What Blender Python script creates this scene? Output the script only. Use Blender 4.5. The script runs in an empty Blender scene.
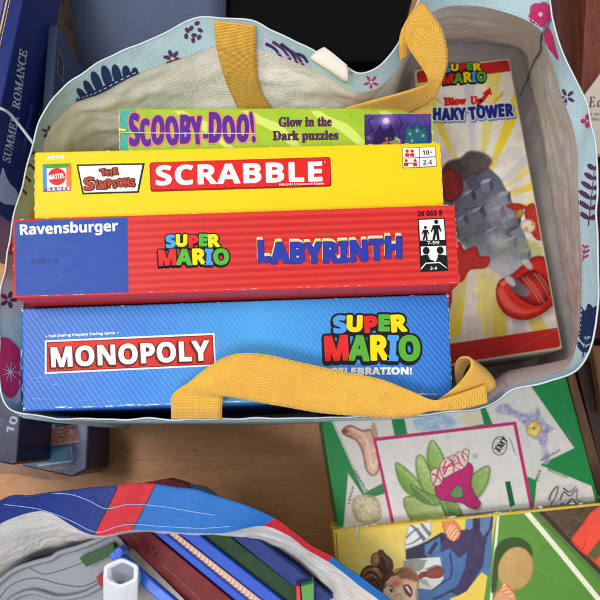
import bpy, bmesh, math, random
import numpy as np
from mathutils import Vector, Matrix, noise
from mathutils.bvhtree import BVHTree
from mathutils.geometry import tessellate_polygon

random.seed(7)
SC = bpy.context.scene
# ------------------------------------------------------------------ camera, light, exposure
TILT = math.radians(12.0)
FOCAL = 643.0                      # focal length in pixels of a 600 px frame
CAM = Vector((0.0, -0.085, 0.68))
cd = bpy.data.cameras.new('camera')
cd.sensor_width = 36.0
cd.lens = 36.0 * FOCAL / 600.0
cd.clip_start = 0.01
cd.clip_end = 50.0
cd.dof.use_dof = True
cd.dof.focus_distance = 0.415
cd.dof.aperture_fstop = 18.0
camera = bpy.data.objects.new('camera', cd)
camera.location = CAM
camera.rotation_euler = (TILT, 0, 0)
SC.collection.objects.link(camera)
SC.camera = camera

world = bpy.data.worlds.new('World')
SC.world = world
world.use_nodes = True
bg = world.node_tree.nodes['Background']
bg.inputs[0].default_value = (0.90, 0.94, 1.0, 1)
bg.inputs[1].default_value = 0.50


def lamp(name, loc, target, sx, sy, energy, col):
    l = bpy.data.lights.new(name, 'AREA')
    l.shape = 'RECTANGLE'
    l.size = sx
    l.size_y = sy
    l.energy = energy
    l.color = col
    o = bpy.data.objects.new(name, l)
    o.location = loc
    o.rotation_euler = (Vector(target) - Vector(loc)).to_track_quat('-Z', 'Y').to_euler()
    SC.collection.objects.link(o)
    return o


lamp('ceiling_lamp', (-0.85, 0.30, 1.8), (0, 0, 0.2), 0.9, 0.30, 14, (1.0, 0.97, 0.92))
lamp('ceiling_lamp', (-0.25, -0.75, 2.0), (0, 0, 0.2), 1.0, 0.4, 21, (1.0, 0.98, 0.95))
SC.view_settings.view_transform = 'Standard'
SC.view_settings.look = 'None'
SC.view_settings.exposure = 0.0
SC.view_settings.gamma = 1.0

# ------------------------------------------------------------------ helpers
ROT = Matrix.Rotation(TILT, 3, 'X')


def ray(px, py):
    return (ROT @ Vector(((px - 300) / FOCAL, -(py - 300) / FOCAL, -1.0))).normalized()


def at(px, py, z):
    d = ray(px, py)
    t = (z - CAM.z) / d.z
    return CAM + d * t


STEP = 0.00016


class Plane:
    """a flat printed face: sheet coordinates -> the real face, in thin layers of ink"""
    def __init__(self, p0, n):
        self.p0 = Vector(p0)
        self.n = Vector(n).normalized()
        self.flat = True

    def map(self, x, y, layer):
        d = ray(x, y)
        t = (self.p0 - CAM).dot(self.n) / d.dot(self.n)
        return CAM + d * t + self.n * (layer * STEP)


class Curved:
    """a curved cloth surface that carries a printed motif"""
    def __init__(self, obj):
        me = obj.data
        vs = [obj.matrix_world @ v.co for v in me.vertices]
        self.bvh = BVHTree.FromPolygons(vs, [tuple(p.vertices) for p in me.polygons])
        self.flat = False

    def map(self, x, y, layer):
        d = ray(x, y)
        h, n, i, dist = self.bvh.ray_cast(CAM, d)
        if h is None:
            return None
        if n.dot(d) > 0:
            n = -n
        return h + n * (layer * 0.0005)


def horiz(z):
    return Plane((0, 0, z), (0, 0, 1))


def lin(c):
    return tuple(((v / 255) / 12.92 if v / 255 <= 0.04045 else ((v / 255 + 0.055) / 1.055) ** 2.4) for v in c)


MATS = {}


def nodes_of(name, col, rough, spec=0.5):
    m = bpy.data.materials.new(name)
    m.use_nodes = True
    nt = m.node_tree
    b = nt.nodes['Principled BSDF']
    b.inputs['Base Color'].default_value = (*lin(col), 1)
    b.inputs['Roughness'].default_value = rough
    b.inputs['Specular IOR Level'].default_value = spec
    return m, nt, b


def N(nt, kind, **kw):
    n = nt.nodes.new(kind)
    for k, v in kw.items():
        if k.startswith('i_'):
            n.inputs[k[2:].replace('_', ' ')].default_value = v
        else:
            setattr(n, k, v)
    return n


def ramp(nt, stops, interp='LINEAR'):
    r = nt.nodes.new('ShaderNodeValToRGB')
    r.color_ramp.interpolation = interp
    e = r.color_ramp.elements
    while len(e) < len(stops):
        e.new(0.5)
    for k, (p, c) in enumerate(stops):
        e[k].position = p
        e[k].color = (*lin(c), 1)
    return r


def card(name, col, rough=0.42, vary=0.06, bump=0.03, spec=0.2):
    """printed cardboard: faint uneven ink and a slightly wavy, scuffed surface"""
    key = ('card', name)
    if key in MATS:
        return MATS[key]
    m, nt, b = nodes_of(name, col, rough, spec)
    tc = N(nt, 'ShaderNodeNewGeometry')
    n1 = N(nt, 'ShaderNodeTexNoise', i_Scale=38.0, i_Detail=5.0, i_Roughness=0.65)
    nt.links.new(tc.outputs['Position'], n1.inputs['Vector'])
    mx = N(nt, 'ShaderNodeMix', data_type='RGBA')
    c = lin(col)
    mx.inputs[6].default_value = (*[v * (1 - vary) for v in c], 1)
    mx.inputs[7].default_value = (*[min(1, v * (1 + vary) + vary * 0.03) for v in c], 1)
    nt.links.new(n1.outputs['Fac'], mx.inputs[0])
    nt.links.new(mx.outputs[2], b.inputs['Base Color'])
    n2 = N(nt, 'ShaderNodeTexNoise', i_Scale=120.0, i_Detail=4.0)
    nt.links.new(tc.outputs['Position'], n2.inputs['Vector'])
    mr = N(nt, 'ShaderNodeMapRange')
    mr.inputs[1].default_value = 0.3
    mr.inputs[2].default_value = 0.75
    mr.inputs[3].default_value = rough * 0.93
    mr.inputs[4].default_value = min(1, rough * 1.12)
    nt.links.new(n2.outputs['Fac'], mr.inputs[0])
    nt.links.new(mr.outputs[0], b.inputs['Roughness'])
    n3 = N(nt, 'ShaderNodeTexNoise', i_Scale=22.0, i_Detail=3.0)
    nt.links.new(tc.outputs['Position'], n3.inputs['Vector'])
    bp = N(nt, 'ShaderNodeBump', i_Strength=bump, i_Distance=0.008)
    nt.links.new(n3.outputs['Fac'], bp.inputs['Height'])
    nt.links.new(bp.outputs[0], b.inputs['Normal'])
    MATS[key] = m
    return m


def plastic(name, col, rough=0.3):
    return card(name, col, rough, 0.04, 0.02, 0.25)


def picture(name, cols, scale=60.0, rough=0.4, dist=1.5):
    """a small photographic print seen as blotches of colour"""
    m, nt, b = nodes_of(name, cols[0], rough)
    tc = N(nt, 'ShaderNodeNewGeometry')
    n1 = N(nt, 'ShaderNodeTexNoise', i_Scale=scale, i_Detail=6.0, i_Roughness=0.7, i_Distortion=dist)
    nt.links.new(tc.outputs['Position'], n1.inputs['Vector'])
    k = len(cols)
    r = ramp(nt, [(0.3 + 0.42 * i / (k - 1), c) for i, c in enumerate(cols)])
    nt.links.new(n1.outputs['Fac'], r.inputs[0])
    nt.links.new(r.outputs[0], b.inputs['Base Color'])
    return m


def wood(name, c1, c2, c3, scale=6.0, axis='X', rough=0.35, stretch=14.0, rot=0.0, coat=0.0):
    m, nt, b = nodes_of(name, c1, rough)
    tc = N(nt, 'ShaderNodeNewGeometry')
    mp = N(nt, 'ShaderNodeMapping')
    mp.inputs['Rotation'].default_value = (0, 0, rot)
    mp.inputs['Scale'].default_value = (1, stretch, stretch) if axis == 'X' else (stretch, 1, stretch)
    nt.links.new(tc.outputs['Position'], mp.inputs[0])
    n1 = N(nt, 'ShaderNodeTexNoise', i_Scale=scale, i_Detail=8.0, i_Roughness=0.62, i_Distortion=0.4)
    nt.links.new(mp.outputs[0], n1.inputs['Vector'])
    r = ramp(nt, [(0.3, c1), (0.5, c2), (0.72, c3)])
    nt.links.new(n1.outputs['Fac'], r.inputs[0])
    n2 = N(nt, 'ShaderNodeTexNoise', i_Scale=scale * 9, i_Detail=4.0)
    nt.links.new(mp.outputs[0], n2.inputs['Vector'])
    mx = N(nt, 'ShaderNodeMix', data_type='RGBA', blend_type='MULTIPLY')
    mx.inputs[0].default_value = 0.35
    nt.links.new(r.outputs[0], mx.inputs[6])
    r2 = ramp(nt, [(0.35, (150, 140, 130)), (0.6, (255, 255, 255))])
    nt.links.new(n2.outputs['Fac'], r2.inputs[0])
    nt.links.new(r2.outputs[0], mx.inputs[7])
    nt.links.new(mx.outputs[2], b.inputs['Base Color'])
    bp = N(nt, 'ShaderNodeBump', i_Strength=0.12, i_Distance=0.002)
    nt.links.new(n2.outputs['Fac'], bp.inputs['Height'])
    nt.links.new(bp.outputs[0], b.inputs['Normal'])
    b.inputs['Coat Weight'].default_value = coat
    b.inputs['Coat Roughness'].default_value = 0.25
    return m


def woven(name, col, gap, period, rough=0.6, diag=False, strength=0.5, depth=0.0006, crease=0.0, sheen=0.0, trans=0.0, cscale=30.0):
    """cloth woven from flat threads, laid out along the strip's own UVs (metres)"""
    m, nt, b = nodes_of(name, col, rough, 0.35)
    uv = N(nt, 'ShaderNodeUVMap', uv_map='uv')
    sp = N(nt, 'ShaderNodeSeparateXYZ')
    nt.links.new(uv.outputs[0], sp.inputs[0])

    def mth(op, a, bb):
        q = N(nt, 'ShaderNodeMath', operation=op)
        for i, v in enumerate((a, bb)):
            if v is None:
                continue
            if isinstance(v, (int, float)):
                q.inputs[i].default_value = v
            else:
                nt.links.new(v, q.inputs[i])
        return q.outputs[0]
    u, v = sp.outputs[0], sp.outputs[1]
    if diag:
        u, v = mth('ADD', u, v), mth('SUBTRACT', u, v)
    k = 2 * math.pi / period
    su = mth('SINE', mth('MULTIPLY', u, k), None)
    sv = mth('SINE', mth('MULTIPLY', v, k), None)
    h = mth('MULTIPLY', su, sv)
    h01 = mth('ADD', mth('MULTIPLY', h, 0.5), 0.5)
    geo = N(nt, 'ShaderNodeNewGeometry')
    nz = N(nt, 'ShaderNodeTexNoise', i_Scale=cscale, i_Detail=4.0, i_Roughness=0.6, i_Distortion=1.2)
    nt.links.new(geo.outputs['Position'], nz.inputs['Vector'])
    mx = N(nt, 'ShaderNodeMix', data_type='RGBA')
    mx.inputs[6].default_value = (*lin(gap), 1)
    mx.inputs[7].default_value = (*lin(col), 1)
    fac = mth('ADD', mth('MULTIPLY', h01, 0.55), mth('MULTIPLY', nz.outputs['Fac'], 0.7))
    fac2 = N(nt, 'ShaderNodeClamp')
    nt.links.new(fac, fac2.inputs[0])
    nt.links.new(fac2.outputs[0], mx.inputs[0])
    nt.links.new(mx.outputs[2], b.inputs['Base Color'])
    bp = N(nt, 'ShaderNodeBump', i_Strength=strength, i_Distance=depth)
    nt.links.new(h01, bp.inputs['Height'])
    last = bp
    if crease:
        # ridged noise gives soft creases
        ab = mth('ABSOLUTE', mth('SUBTRACT', nz.outputs['Fac'], 0.5), None)
        b2 = N(nt, 'ShaderNodeBump', i_Strength=crease, i_Distance=0.012)
        nt.links.new(ab, b2.inputs['Height'])
        nt.links.new(bp.outputs[0], b2.inputs['Normal'])
        last = b2
    nt.links.new(last.outputs[0], b.inputs['Normal'])
    if sheen:
        b.inputs['Sheen Weight'].default_value = sheen
    return m


def link_mesh(name, verts, faces, mats, parent=None, mi=None, smooth=False, uvs=None):
    me = bpy.data.meshes.new(name)
    me.from_pydata([tuple(v) for v in verts], [], faces)
    for m in (mats if isinstance(mats, (list, tuple)) else [mats]):
        me.materials.append(m)
    if mi:
        me.polygons.foreach_set('material_index', mi)
    if smooth:
        me.polygons.foreach_set('use_smooth', [True] * len(me.polygons))
    if uvs is not None:
        l = me.uv_layers.new(name='uv')
        flat = []
        for p in me.polygons:
            for vi in p.vertices:
                flat.extend(uvs[vi])
        l.data.foreach_set('uv', flat)
    me.update()
    o = bpy.data.objects.new(name, me)
    SC.collection.objects.link(o)
    if parent is not None:
        o.parent = parent
        o.matrix_parent_inverse = Matrix.Translation(-parent.location)
    return o


def thing(name, label, cat, loc=(0, 0, 0), group=None):
    o = bpy.data.objects.new(name, None)
    o.empty_display_size = 0.02
    o.location = loc
    SC.collection.objects.link(o)
    o['label'] = label
    o['category'] = cat
    if group:
        o['group'] = group
    return o


def tag(o, label, cat, group=None):
    o['label'] = label
    o['category'] = cat
    if group:
        o['group'] = group
    return o


def cat_rom(P, n, closed=False):
    """resample a row of number tuples with a smooth curve, n samples per span"""
    out = []
    L = len(P)
    spans = L if closed else L - 1
    for i in range(spans):
        if closed:
            a, b, c, d = P[(i - 1) % L], P[i], P[(i + 1) % L], P[(i + 2) % L]
        else:
            a, b, c, d = P[max(i - 1, 0)], P[i], P[i + 1], P[min(i + 2, L - 1)]
        for k in range(n):
            t = k / n
            out.append(tuple(0.5 * ((2 * b[j]) + (-a[j] + c[j]) * t + (2 * a[j] - 5 * b[j] + 4 * c[j] - d[j]) * t * t
                                    + (-a[j] + 3 * b[j] - 3 * c[j] + d[j]) * t ** 3) for j in range(len(b))))
    if not closed:
        out.append(tuple(P[-1]))
    return out


def blob(*P, n=5):
    return cat_rom(list(P), n, True)


def ellipse(cx, cy, rx, ry, ang=0.0, n=28):
    a = math.radians(ang)
    return [(cx + rx * math.cos(t) * math.cos(a) - ry * math.sin(t) * math.sin(a),
             cy + rx * math.cos(t) * math.sin(a) + ry * math.sin(t) * math.cos(a))
            for t in [2 * math.pi * k / n for k in range(n)]]


def rrect(q, r=2.5, n=4):
    """rounded quadrilateral"""
    out = []
    for i in range(4):
        p, c, nx = Vector(q[i - 1]), Vector(q[i]), Vector(q[(i + 1) % 4])
        a = c + (p - c).normalized() * r
        b = c + (nx - c).normalized() * r
        for k in range(n + 1):
            t = k / n
            out.append(tuple(a * (1 - t) ** 2 + c * 2 * t * (1 - t) + b * t * t))
    return out


class Ink:
    """collects flat printed shapes of one part into one mesh"""
    def __init__(self, face):
        self.f, self.v, self.p, self.m, self.mi = face, [], [], [], []

    def _mat(self, m):
        if m not in self.m:
            self.m.append(m)
        return self.m.index(m)

    def _tri(self, pts, tris, mat, layer):
        vs = [self.f.map(x, y, layer) for x, y in pts]
        if any(v is None for v in vs):
            good = [all(vs[i] is not None for i in t) for t in tris]
            tris = [t for t, g in zip(tris, good) if g]
            vs = [v if v is not None else Vector((0, 0, -9)) for v in vs]
            used = sorted({i for t in tris for i in t})
            rm = {i: k for k, i in enumerate(used)}
            vs = [vs[i] for i in used]
            tris = [tuple(rm[i] for i in t) for t in tris]
        b = len(self.v)
        k = self._mat(mat)
        self.v += vs
        for t in tris:
            # keep faces turned towards the outside of the box
            self.p.append(tuple(b + i for i in t))
            self.mi.append(k)

    def poly(self, pts, mat, layer=1, holes=()):
        if not self.f.flat:
            return self.fat([pts] + list(holes), 0, mat, layer, 0.6)
        rings = [[Vector((x, y, 0)) for x, y in r] for r in [pts] + list(holes)]
        flat = [p for r in [pts] + list(holes) for p in r]
        tris = tessellate_polygon(rings)
        good = []
        for t in tris:
            a, b, c = (flat[i] for i in t)
            s = (b[0] - a[0]) * (c[1] - a[1]) - (b[1] - a[1]) * (c[0] - a[0])
            if abs(s) > 1e-6:
                good.append(tuple(t) if s < 0 else tuple(reversed(t)))
        self._tri(flat, good, mat, layer)
        return self

    def line(self, pts, w, mat, layer=1):
        """a drawn line of even or tapering width (w number or (w0, w1))"""
        w0, w1 = (w, w) if isinstance(w, (int, float)) else w
        n = len(pts)
        A, B = [], []
        for i, p in enumerate(pts):
            a, b = Vector(pts[max(i - 1, 0)]), Vector(pts[min(i + 1, n - 1)])
            d = (b - a)
            d = d.normalized() if d.length > 0 else Vector((1, 0))
            nn = Vector((-d.y, d.x))
            ww = (w0 + (w1 - w0) * i / max(n - 1, 1)) / 2
            A.append(tuple(Vector(p) + nn * ww))
            B.append(tuple(Vector(p) - nn * ww))
        return self.poly(A + B[::-1], mat, layer)

    def fat(self, rings, w, mat, layer=1, res=0.45):
        """fill rings grown by w, cut cell by cell so that nothing overlaps"""
        R = [np.array(r, float) for r in rings]
        A = np.concatenate(R)
        B = np.concatenate([np.roll(r, -1, 0) for r in R])
        lo = A.min(0) - w - res * 2
        hi = A.max(0) + w + res * 2
        nx, ny = int((hi[0] - lo[0]) / res) + 2, int((hi[1] - lo[1]) / res) + 2
        X = lo[0] + np.arange(nx) * res
        Y = lo[1] + np.arange(ny) * res
        G = np.empty((ny, nx))
        d = B - A
        L2 = (d ** 2).sum(1) + 1e-12
        for j in range(ny):
            px = X[:, None] - A[None, :, 0]
            py = Y[j] - A[None, :, 1]
            t = np.clip((px * d[None, :, 0] + py * d[None, :, 1]) / L2, 0, 1)
            ds = np.sqrt(((px - t * d[None, :, 0]) ** 2 + (py - t * d[None, :, 1]) ** 2).min(1))
            y = Y[j]
            cr = ((A[:, 1] > y) != (B[:, 1] > y))
            if cr.any():
                xs = A[cr, 0] + (y - A[cr, 1]) * d[cr, 0] / d[cr, 1]
                ins = ((xs[None, :] > X[:, None]).sum(1) % 2) == 1
            else:
                ins = np.zeros(nx, bool)
            G[j] = w + np.where(ins, ds, -ds)
        pts, idx, faces = [], {}, []

        def vid(key, x, y):
            if key not in idx:
                idx[key] = len(pts)
                pts.append((x, y))
            return idx[key]
        P = G > 0
        for j in range(ny - 1):
            full = P[j, :-1] & P[j, 1:] & P[j + 1, :-1] & P[j + 1, 1:]
            any_ = P[j, :-1] | P[j, 1:] | P[j + 1, :-1] | P[j + 1, 1:]
            i = 0
            js = np.nonzero(any_)[0]
            if len(js) == 0:
                continue
            i, end = js[0], js[-1] + 1
            while i < end:
                if full[i]:
                    k = i + 1
                    while self.f.flat and k < end and full[k]:
                        k += 1
                    faces.append((vid((j, i), X[i], Y[j]), vid((j + 1, i), X[i], Y[j + 1]),
                                  vid((j + 1, k), X[k], Y[j + 1]), vid((j, k), X[k], Y[j])))
                    i = k
                    continue
                if any_[i]:
                    c = [(j, i), (j + 1, i), (j + 1, i + 1), (j, i + 1)]
                    f = []
                    for q in range(4):
                        a, b = c[q], c[(q + 1) % 4]
                        ga, gb = G[a], G[b]
                        if ga > 0:
                            f.append(vid(a, X[a[1]], Y[a[0]]))
                        if (ga > 0) != (gb > 0):
                            t = ga / (ga - gb)
                            f.append(vid((min(a, b), max(a, b)), X[a[1]] + t * (X[b[1]] - X[a[1]]), Y[a[0]] + t * (Y[b[0]] - Y[a[0]])))
                    if len(f) >= 3:
                        faces.append(tuple(f))
                i += 1
        self._tri(pts, faces, mat, layer)
        return self

    def text(self, s, p0, p1, h, mat, layer=2, font='sans', up=None, fatten=None, track=0, shear=0.0, ret=False, bounce=None, res=0.45):
        """lettering from p0 to p1 along its baseline, capitals h high"""
        G = font
        x = 0
        L = []
        for ch in s:
            if ch == ' ':
                x += 300
                continue
            g = glyph(G, ch)
            if g is None:
                continue
            L.append((x, g))
            x += g[0] + track
        if not L:
            return []
        x0 = min(px for X, g in L[:1] for r in g[1] for px, py in r)
        x1 = max(X + px for X, g in L[-1:] for r in g[1] for px, py in r)
        a, b = Vector(p0), Vector(p1)
        d = (b - a)
        e = d.normalized()
        u = Vector(up).normalized() if up else Vector((e.y, -e.x))
        sy = h / 714.0
        k = d.length / (x1 - x0)
        per = []
        for q, (X, g) in enumerate(L):
            bo, ro, sc = bounce[q % len(bounce)] if bounce else (0, 0, 1)
            gx = [px for r in g[1] for px, py in r]
            cx = (min(gx) + max(gx)) / 2
            rings = []
            for r in g[1]:
                ring = []
                for px, py in r:
                    lx, ly = (px - cx) * k * sc, py * sy * sc
                    cr, sr = math.cos(ro), math.sin(ro)
                    my = 357 * sy
                    lx, ly = lx * cr - (ly - my) * sr, lx * sr + (ly - my) * cr + my
                    lx += shear * ly
                    pt = a + e * ((X + cx - x0) * k + lx) + u * (ly + bo)
                    ring.append((pt.x, pt.y))
                rings.append(ring)
            per.append(rings)
        if ret:
            return per
        for q, rings in enumerate(per):
            mm = mat[q % len(mat)] if isinstance(mat, list) else mat
            if fatten:
                self.fat(rings, fatten, mm, layer, res)
            else:
                # outer rings with their holes
                self._fill(rings, mm, layer)
        return per

    def _fill(self, rings, mat, layer):
        def area(r):
            return sum(r[i - 1][0] * r[i][1] - r[i][0] * r[i - 1][1] for i in range(len(r))) / 2

        def inside(p, r):
            c = False
            for i in range(len(r)):
                (xa, ya), (xb, yb) = r[i - 1], r[i]
                if (ya > p[1]) != (yb > p[1]) and p[0] < (xb - xa) * (p[1] - ya) / (yb - ya) + xa:
                    c = not c
            return c
        rs = sorted(rings, key=lambda r: -abs(area(r)))
        outs = []
        for r in rs:
            host = next((o for o in outs if inside(r[0], o[0])), None)
            if host:
                host[1].append(r)
            else:
                outs.append((r, []))
        for o, hs in outs:
            self.poly(o, mat, layer, hs)

    def build(self, name, parent):
        if not self.p:
            return None
        o = link_mesh(name, self.v, self.p, self.m, parent, self.mi)
        self.v, self.p, self.m, self.mi = [], [], [], []
        if name in ('worn_edge', 'scuff'):
            o['kind'] = 'stuff'
        return o


def solid(name, quad, z, depth, mat, parent=None, bevel=0.0012, bottom_mat=None, lift=None):
    """a box whose top face has the given corners at height z and whose walls drop straight down"""
    zs = lift or [z] * len(quad)
    top = [at(x, y, zz) for (x, y), zz in zip(quad, zs)]
    bm = bmesh.new()
    tv = [bm.verts.new(p) for p in top]
    bv = [bm.verts.new((p.x, p.y, p.z - depth)) for p in top]
    n = len(top)
    bm.faces.new(tv)
    bm.faces.new(bv[::-1])
    for i in range(n):
        bm.faces.new((tv[i], bv[i], bv[(i + 1) % n], tv[(i + 1) % n]))
    bmesh.ops.recalc_face_normals(bm, faces=bm.faces)
    if bevel:
        bmesh.ops.bevel(bm, geom=list(bm.edges), offset=bevel, segments=3, affect='EDGES', profile=0.6)
    me = bpy.data.meshes.new(name)
    bm.to_mesh(me)
    bm.free()
    me.materials.append(mat)
    o = bpy.data.objects.new(name, me)
    SC.collection.objects.link(o)
    if parent is not None:
        o.parent = parent
        o.matrix_parent_inverse = Matrix.Translation(-parent.location)
    return o


def tube(name, pts, r, mat, parent=None, closed=False, sides=6):
    V, F = [], []
    n = len(pts)
    for i, p in enumerate(pts):
        a = Vector(pts[(i - 1) % n] if (closed or i > 0) else pts[i])
        b = Vector(pts[(i + 1) % n] if (closed or i < n - 1) else pts[i])
        d = (b - a).normalized()
        s = d.cross(Vector((0, 0, 1)))
        s = s.normalized() if s.length > 1e-4 else Vector((1, 0, 0))
        t = s.cross(d)
        for k in range(sides):
            an = 2 * math.pi * k / sides
            V.append(Vector(p) + (s * math.cos(an) + t * math.sin(an)) * r)
    for i in range(n if closed else n - 1):
        for k in range(sides):
            a, b = i * sides + k, i * sides + (k + 1) % sides
            c, d = ((i + 1) % n) * sides + (k + 1) % sides, ((i + 1) % n) * sides + k
            F.append((a, b, c, d))
    return link_mesh(name, V, F, mat, parent, smooth=True)


def ribbon(name, st, mat, parent, thick=0.0013, n=10, cross=8, wob=0.0005, seed=0):
    """webbing: stations ((xa, ya, za), (xb, yb, zb)) -> a strip with real thickness"""
    P = cat_rom([a + b for a, b in st], n)
    V, F, U = [], [], []
    u = 0
    prev = None
    for i, q in enumerate(P):
        A, B = at(*q[:3]), at(*q[3:])
        mid = (A + B) / 2
        if prev is not None:
            u += (mid - prev).length
        prev = mid
        for k in range(cross + 1):
            t = k / cross
            p = A.lerp(B, t)
            p.z += noise.noise(Vector((u * 40 + seed, t * 2, 0))) * wob - wob * 1.2 * (2 * t - 1) ** 2
            V.append(p)
            U.append((u, t * (A - B).length))
    for i in range(len(P) - 1):
        for k in range(cross):
            a = i * (cross + 1) + k
            F.append((a, a + 1, a + cross + 2, a + cross + 1))
    o = link_mesh(name, V, F, mat, parent, smooth=True, uvs=U)
    s = o.modifiers.new('thickness', 'SOLIDIFY')
    s.thickness = thick
    s.offset = -1
    return o


# ------------------------------------------------------------------ letter shapes
GLYPHS = {}


def glyph(name, ch):
    """(advance, outlines) of a letter of Blender's own alphabets: plain bold, serif bold, slanted serif bold"""
    if (name, ch) in GLYPHS:
        return GLYPHS[name, ch]
    up, lo, dg = 'ABCDEFGHIJKLMNOPQRSTUVWXYZ', 'abcdefghijklmnopqrstuvwxyz', '0123456789'
    s = {'sans': (0x1D5D4, 0x1D5EE, 0x1D7EC), 'serif': (0x1D400, 0x1D41A, 0x1D7CE), 'ital': (0x1D468, 0x1D482, 0x1D7CE)}[name]

    code = ch
    for base, row in zip(s, (up, lo, dg)):
        if ch in row:
            code = chr(base + row.index(ch))

    def rings_of(body):
        c = bpy.data.curves.new('letter', 'FONT')
        c.body = body
        c.dimensions = '3D'
        c.fill_mode = 'HALF'
        c.resolution_u = 3
        c.fill_mode = 'FULL'
        c.dimensions = '2D'
        c.fill_mode = 'NONE'
        o = bpy.data.objects.new('letter', c)
        me = o.to_mesh()
        nxt = {}
        for e in me.edges:
            a, b = e.vertices
            nxt.setdefault(a, []).append(b)
            nxt.setdefault(b, []).append(a)
        co = [(v.co.x * 1000, v.co.y * 1000) for v in me.vertices]
        seen, out = set(), []
        for s in range(len(co)):
            if s in seen or s not in nxt:
                continue
            ring, cur, prev = [], s, None
            while cur not in seen:
                seen.add(cur)
                ring.append(co[cur])
                step = [q for q in nxt[cur] if q != prev and q not in seen]
                prev = cur
                if not step:
                    break
                cur = step[0]
            if len(ring) > 2:
                out.append(ring)
        o.to_mesh_clear()
        bpy.data.objects.remove(o)
        bpy.data.curves.remove(c)
        return out
    one, two = rings_of(code), rings_of(code * 2)
    g = None
    if one:
        g = [max(x for r in two for x, y in r) - max(x for r in one for x, y in r), one]
    GLYPHS[name, ch] = g
    return g


def _sdf(rings, X, Y):
    """signed distance (inside positive) of the outline rings on the grid X, Y"""
    R = [np.array(r, float) for r in rings]
    A = np.concatenate(R)
    B = np.concatenate([np.roll(r, -1, 0) for r in R])
    d = B - A
    L2 = (d ** 2).sum(1) + 1e-12
    G = np.empty((len(Y), len(X)))
    for j, y in enumerate(Y):
        px = X[:, None] - A[None, :, 0]
        py = y - A[None, :, 1]
        t = np.clip((px * d[None, :, 0] + py * d[None, :, 1]) / L2, 0, 1)
        ds = np.sqrt(((px - t * d[None, :, 0]) ** 2 + (py - t * d[None, :, 1]) ** 2).min(1))
        cr = ((A[:, 1] > y) != (B[:, 1] > y))
        if cr.any():
            xs = A[cr, 0] + (y - A[cr, 1]) * d[cr, 0] / d[cr, 1]
            ins = ((xs[None, :] > X[:, None]).sum(1) % 2) == 1
            G[j] = np.where(ins, ds, -ds)
        else:
            G[j] = -ds
    return G


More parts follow.
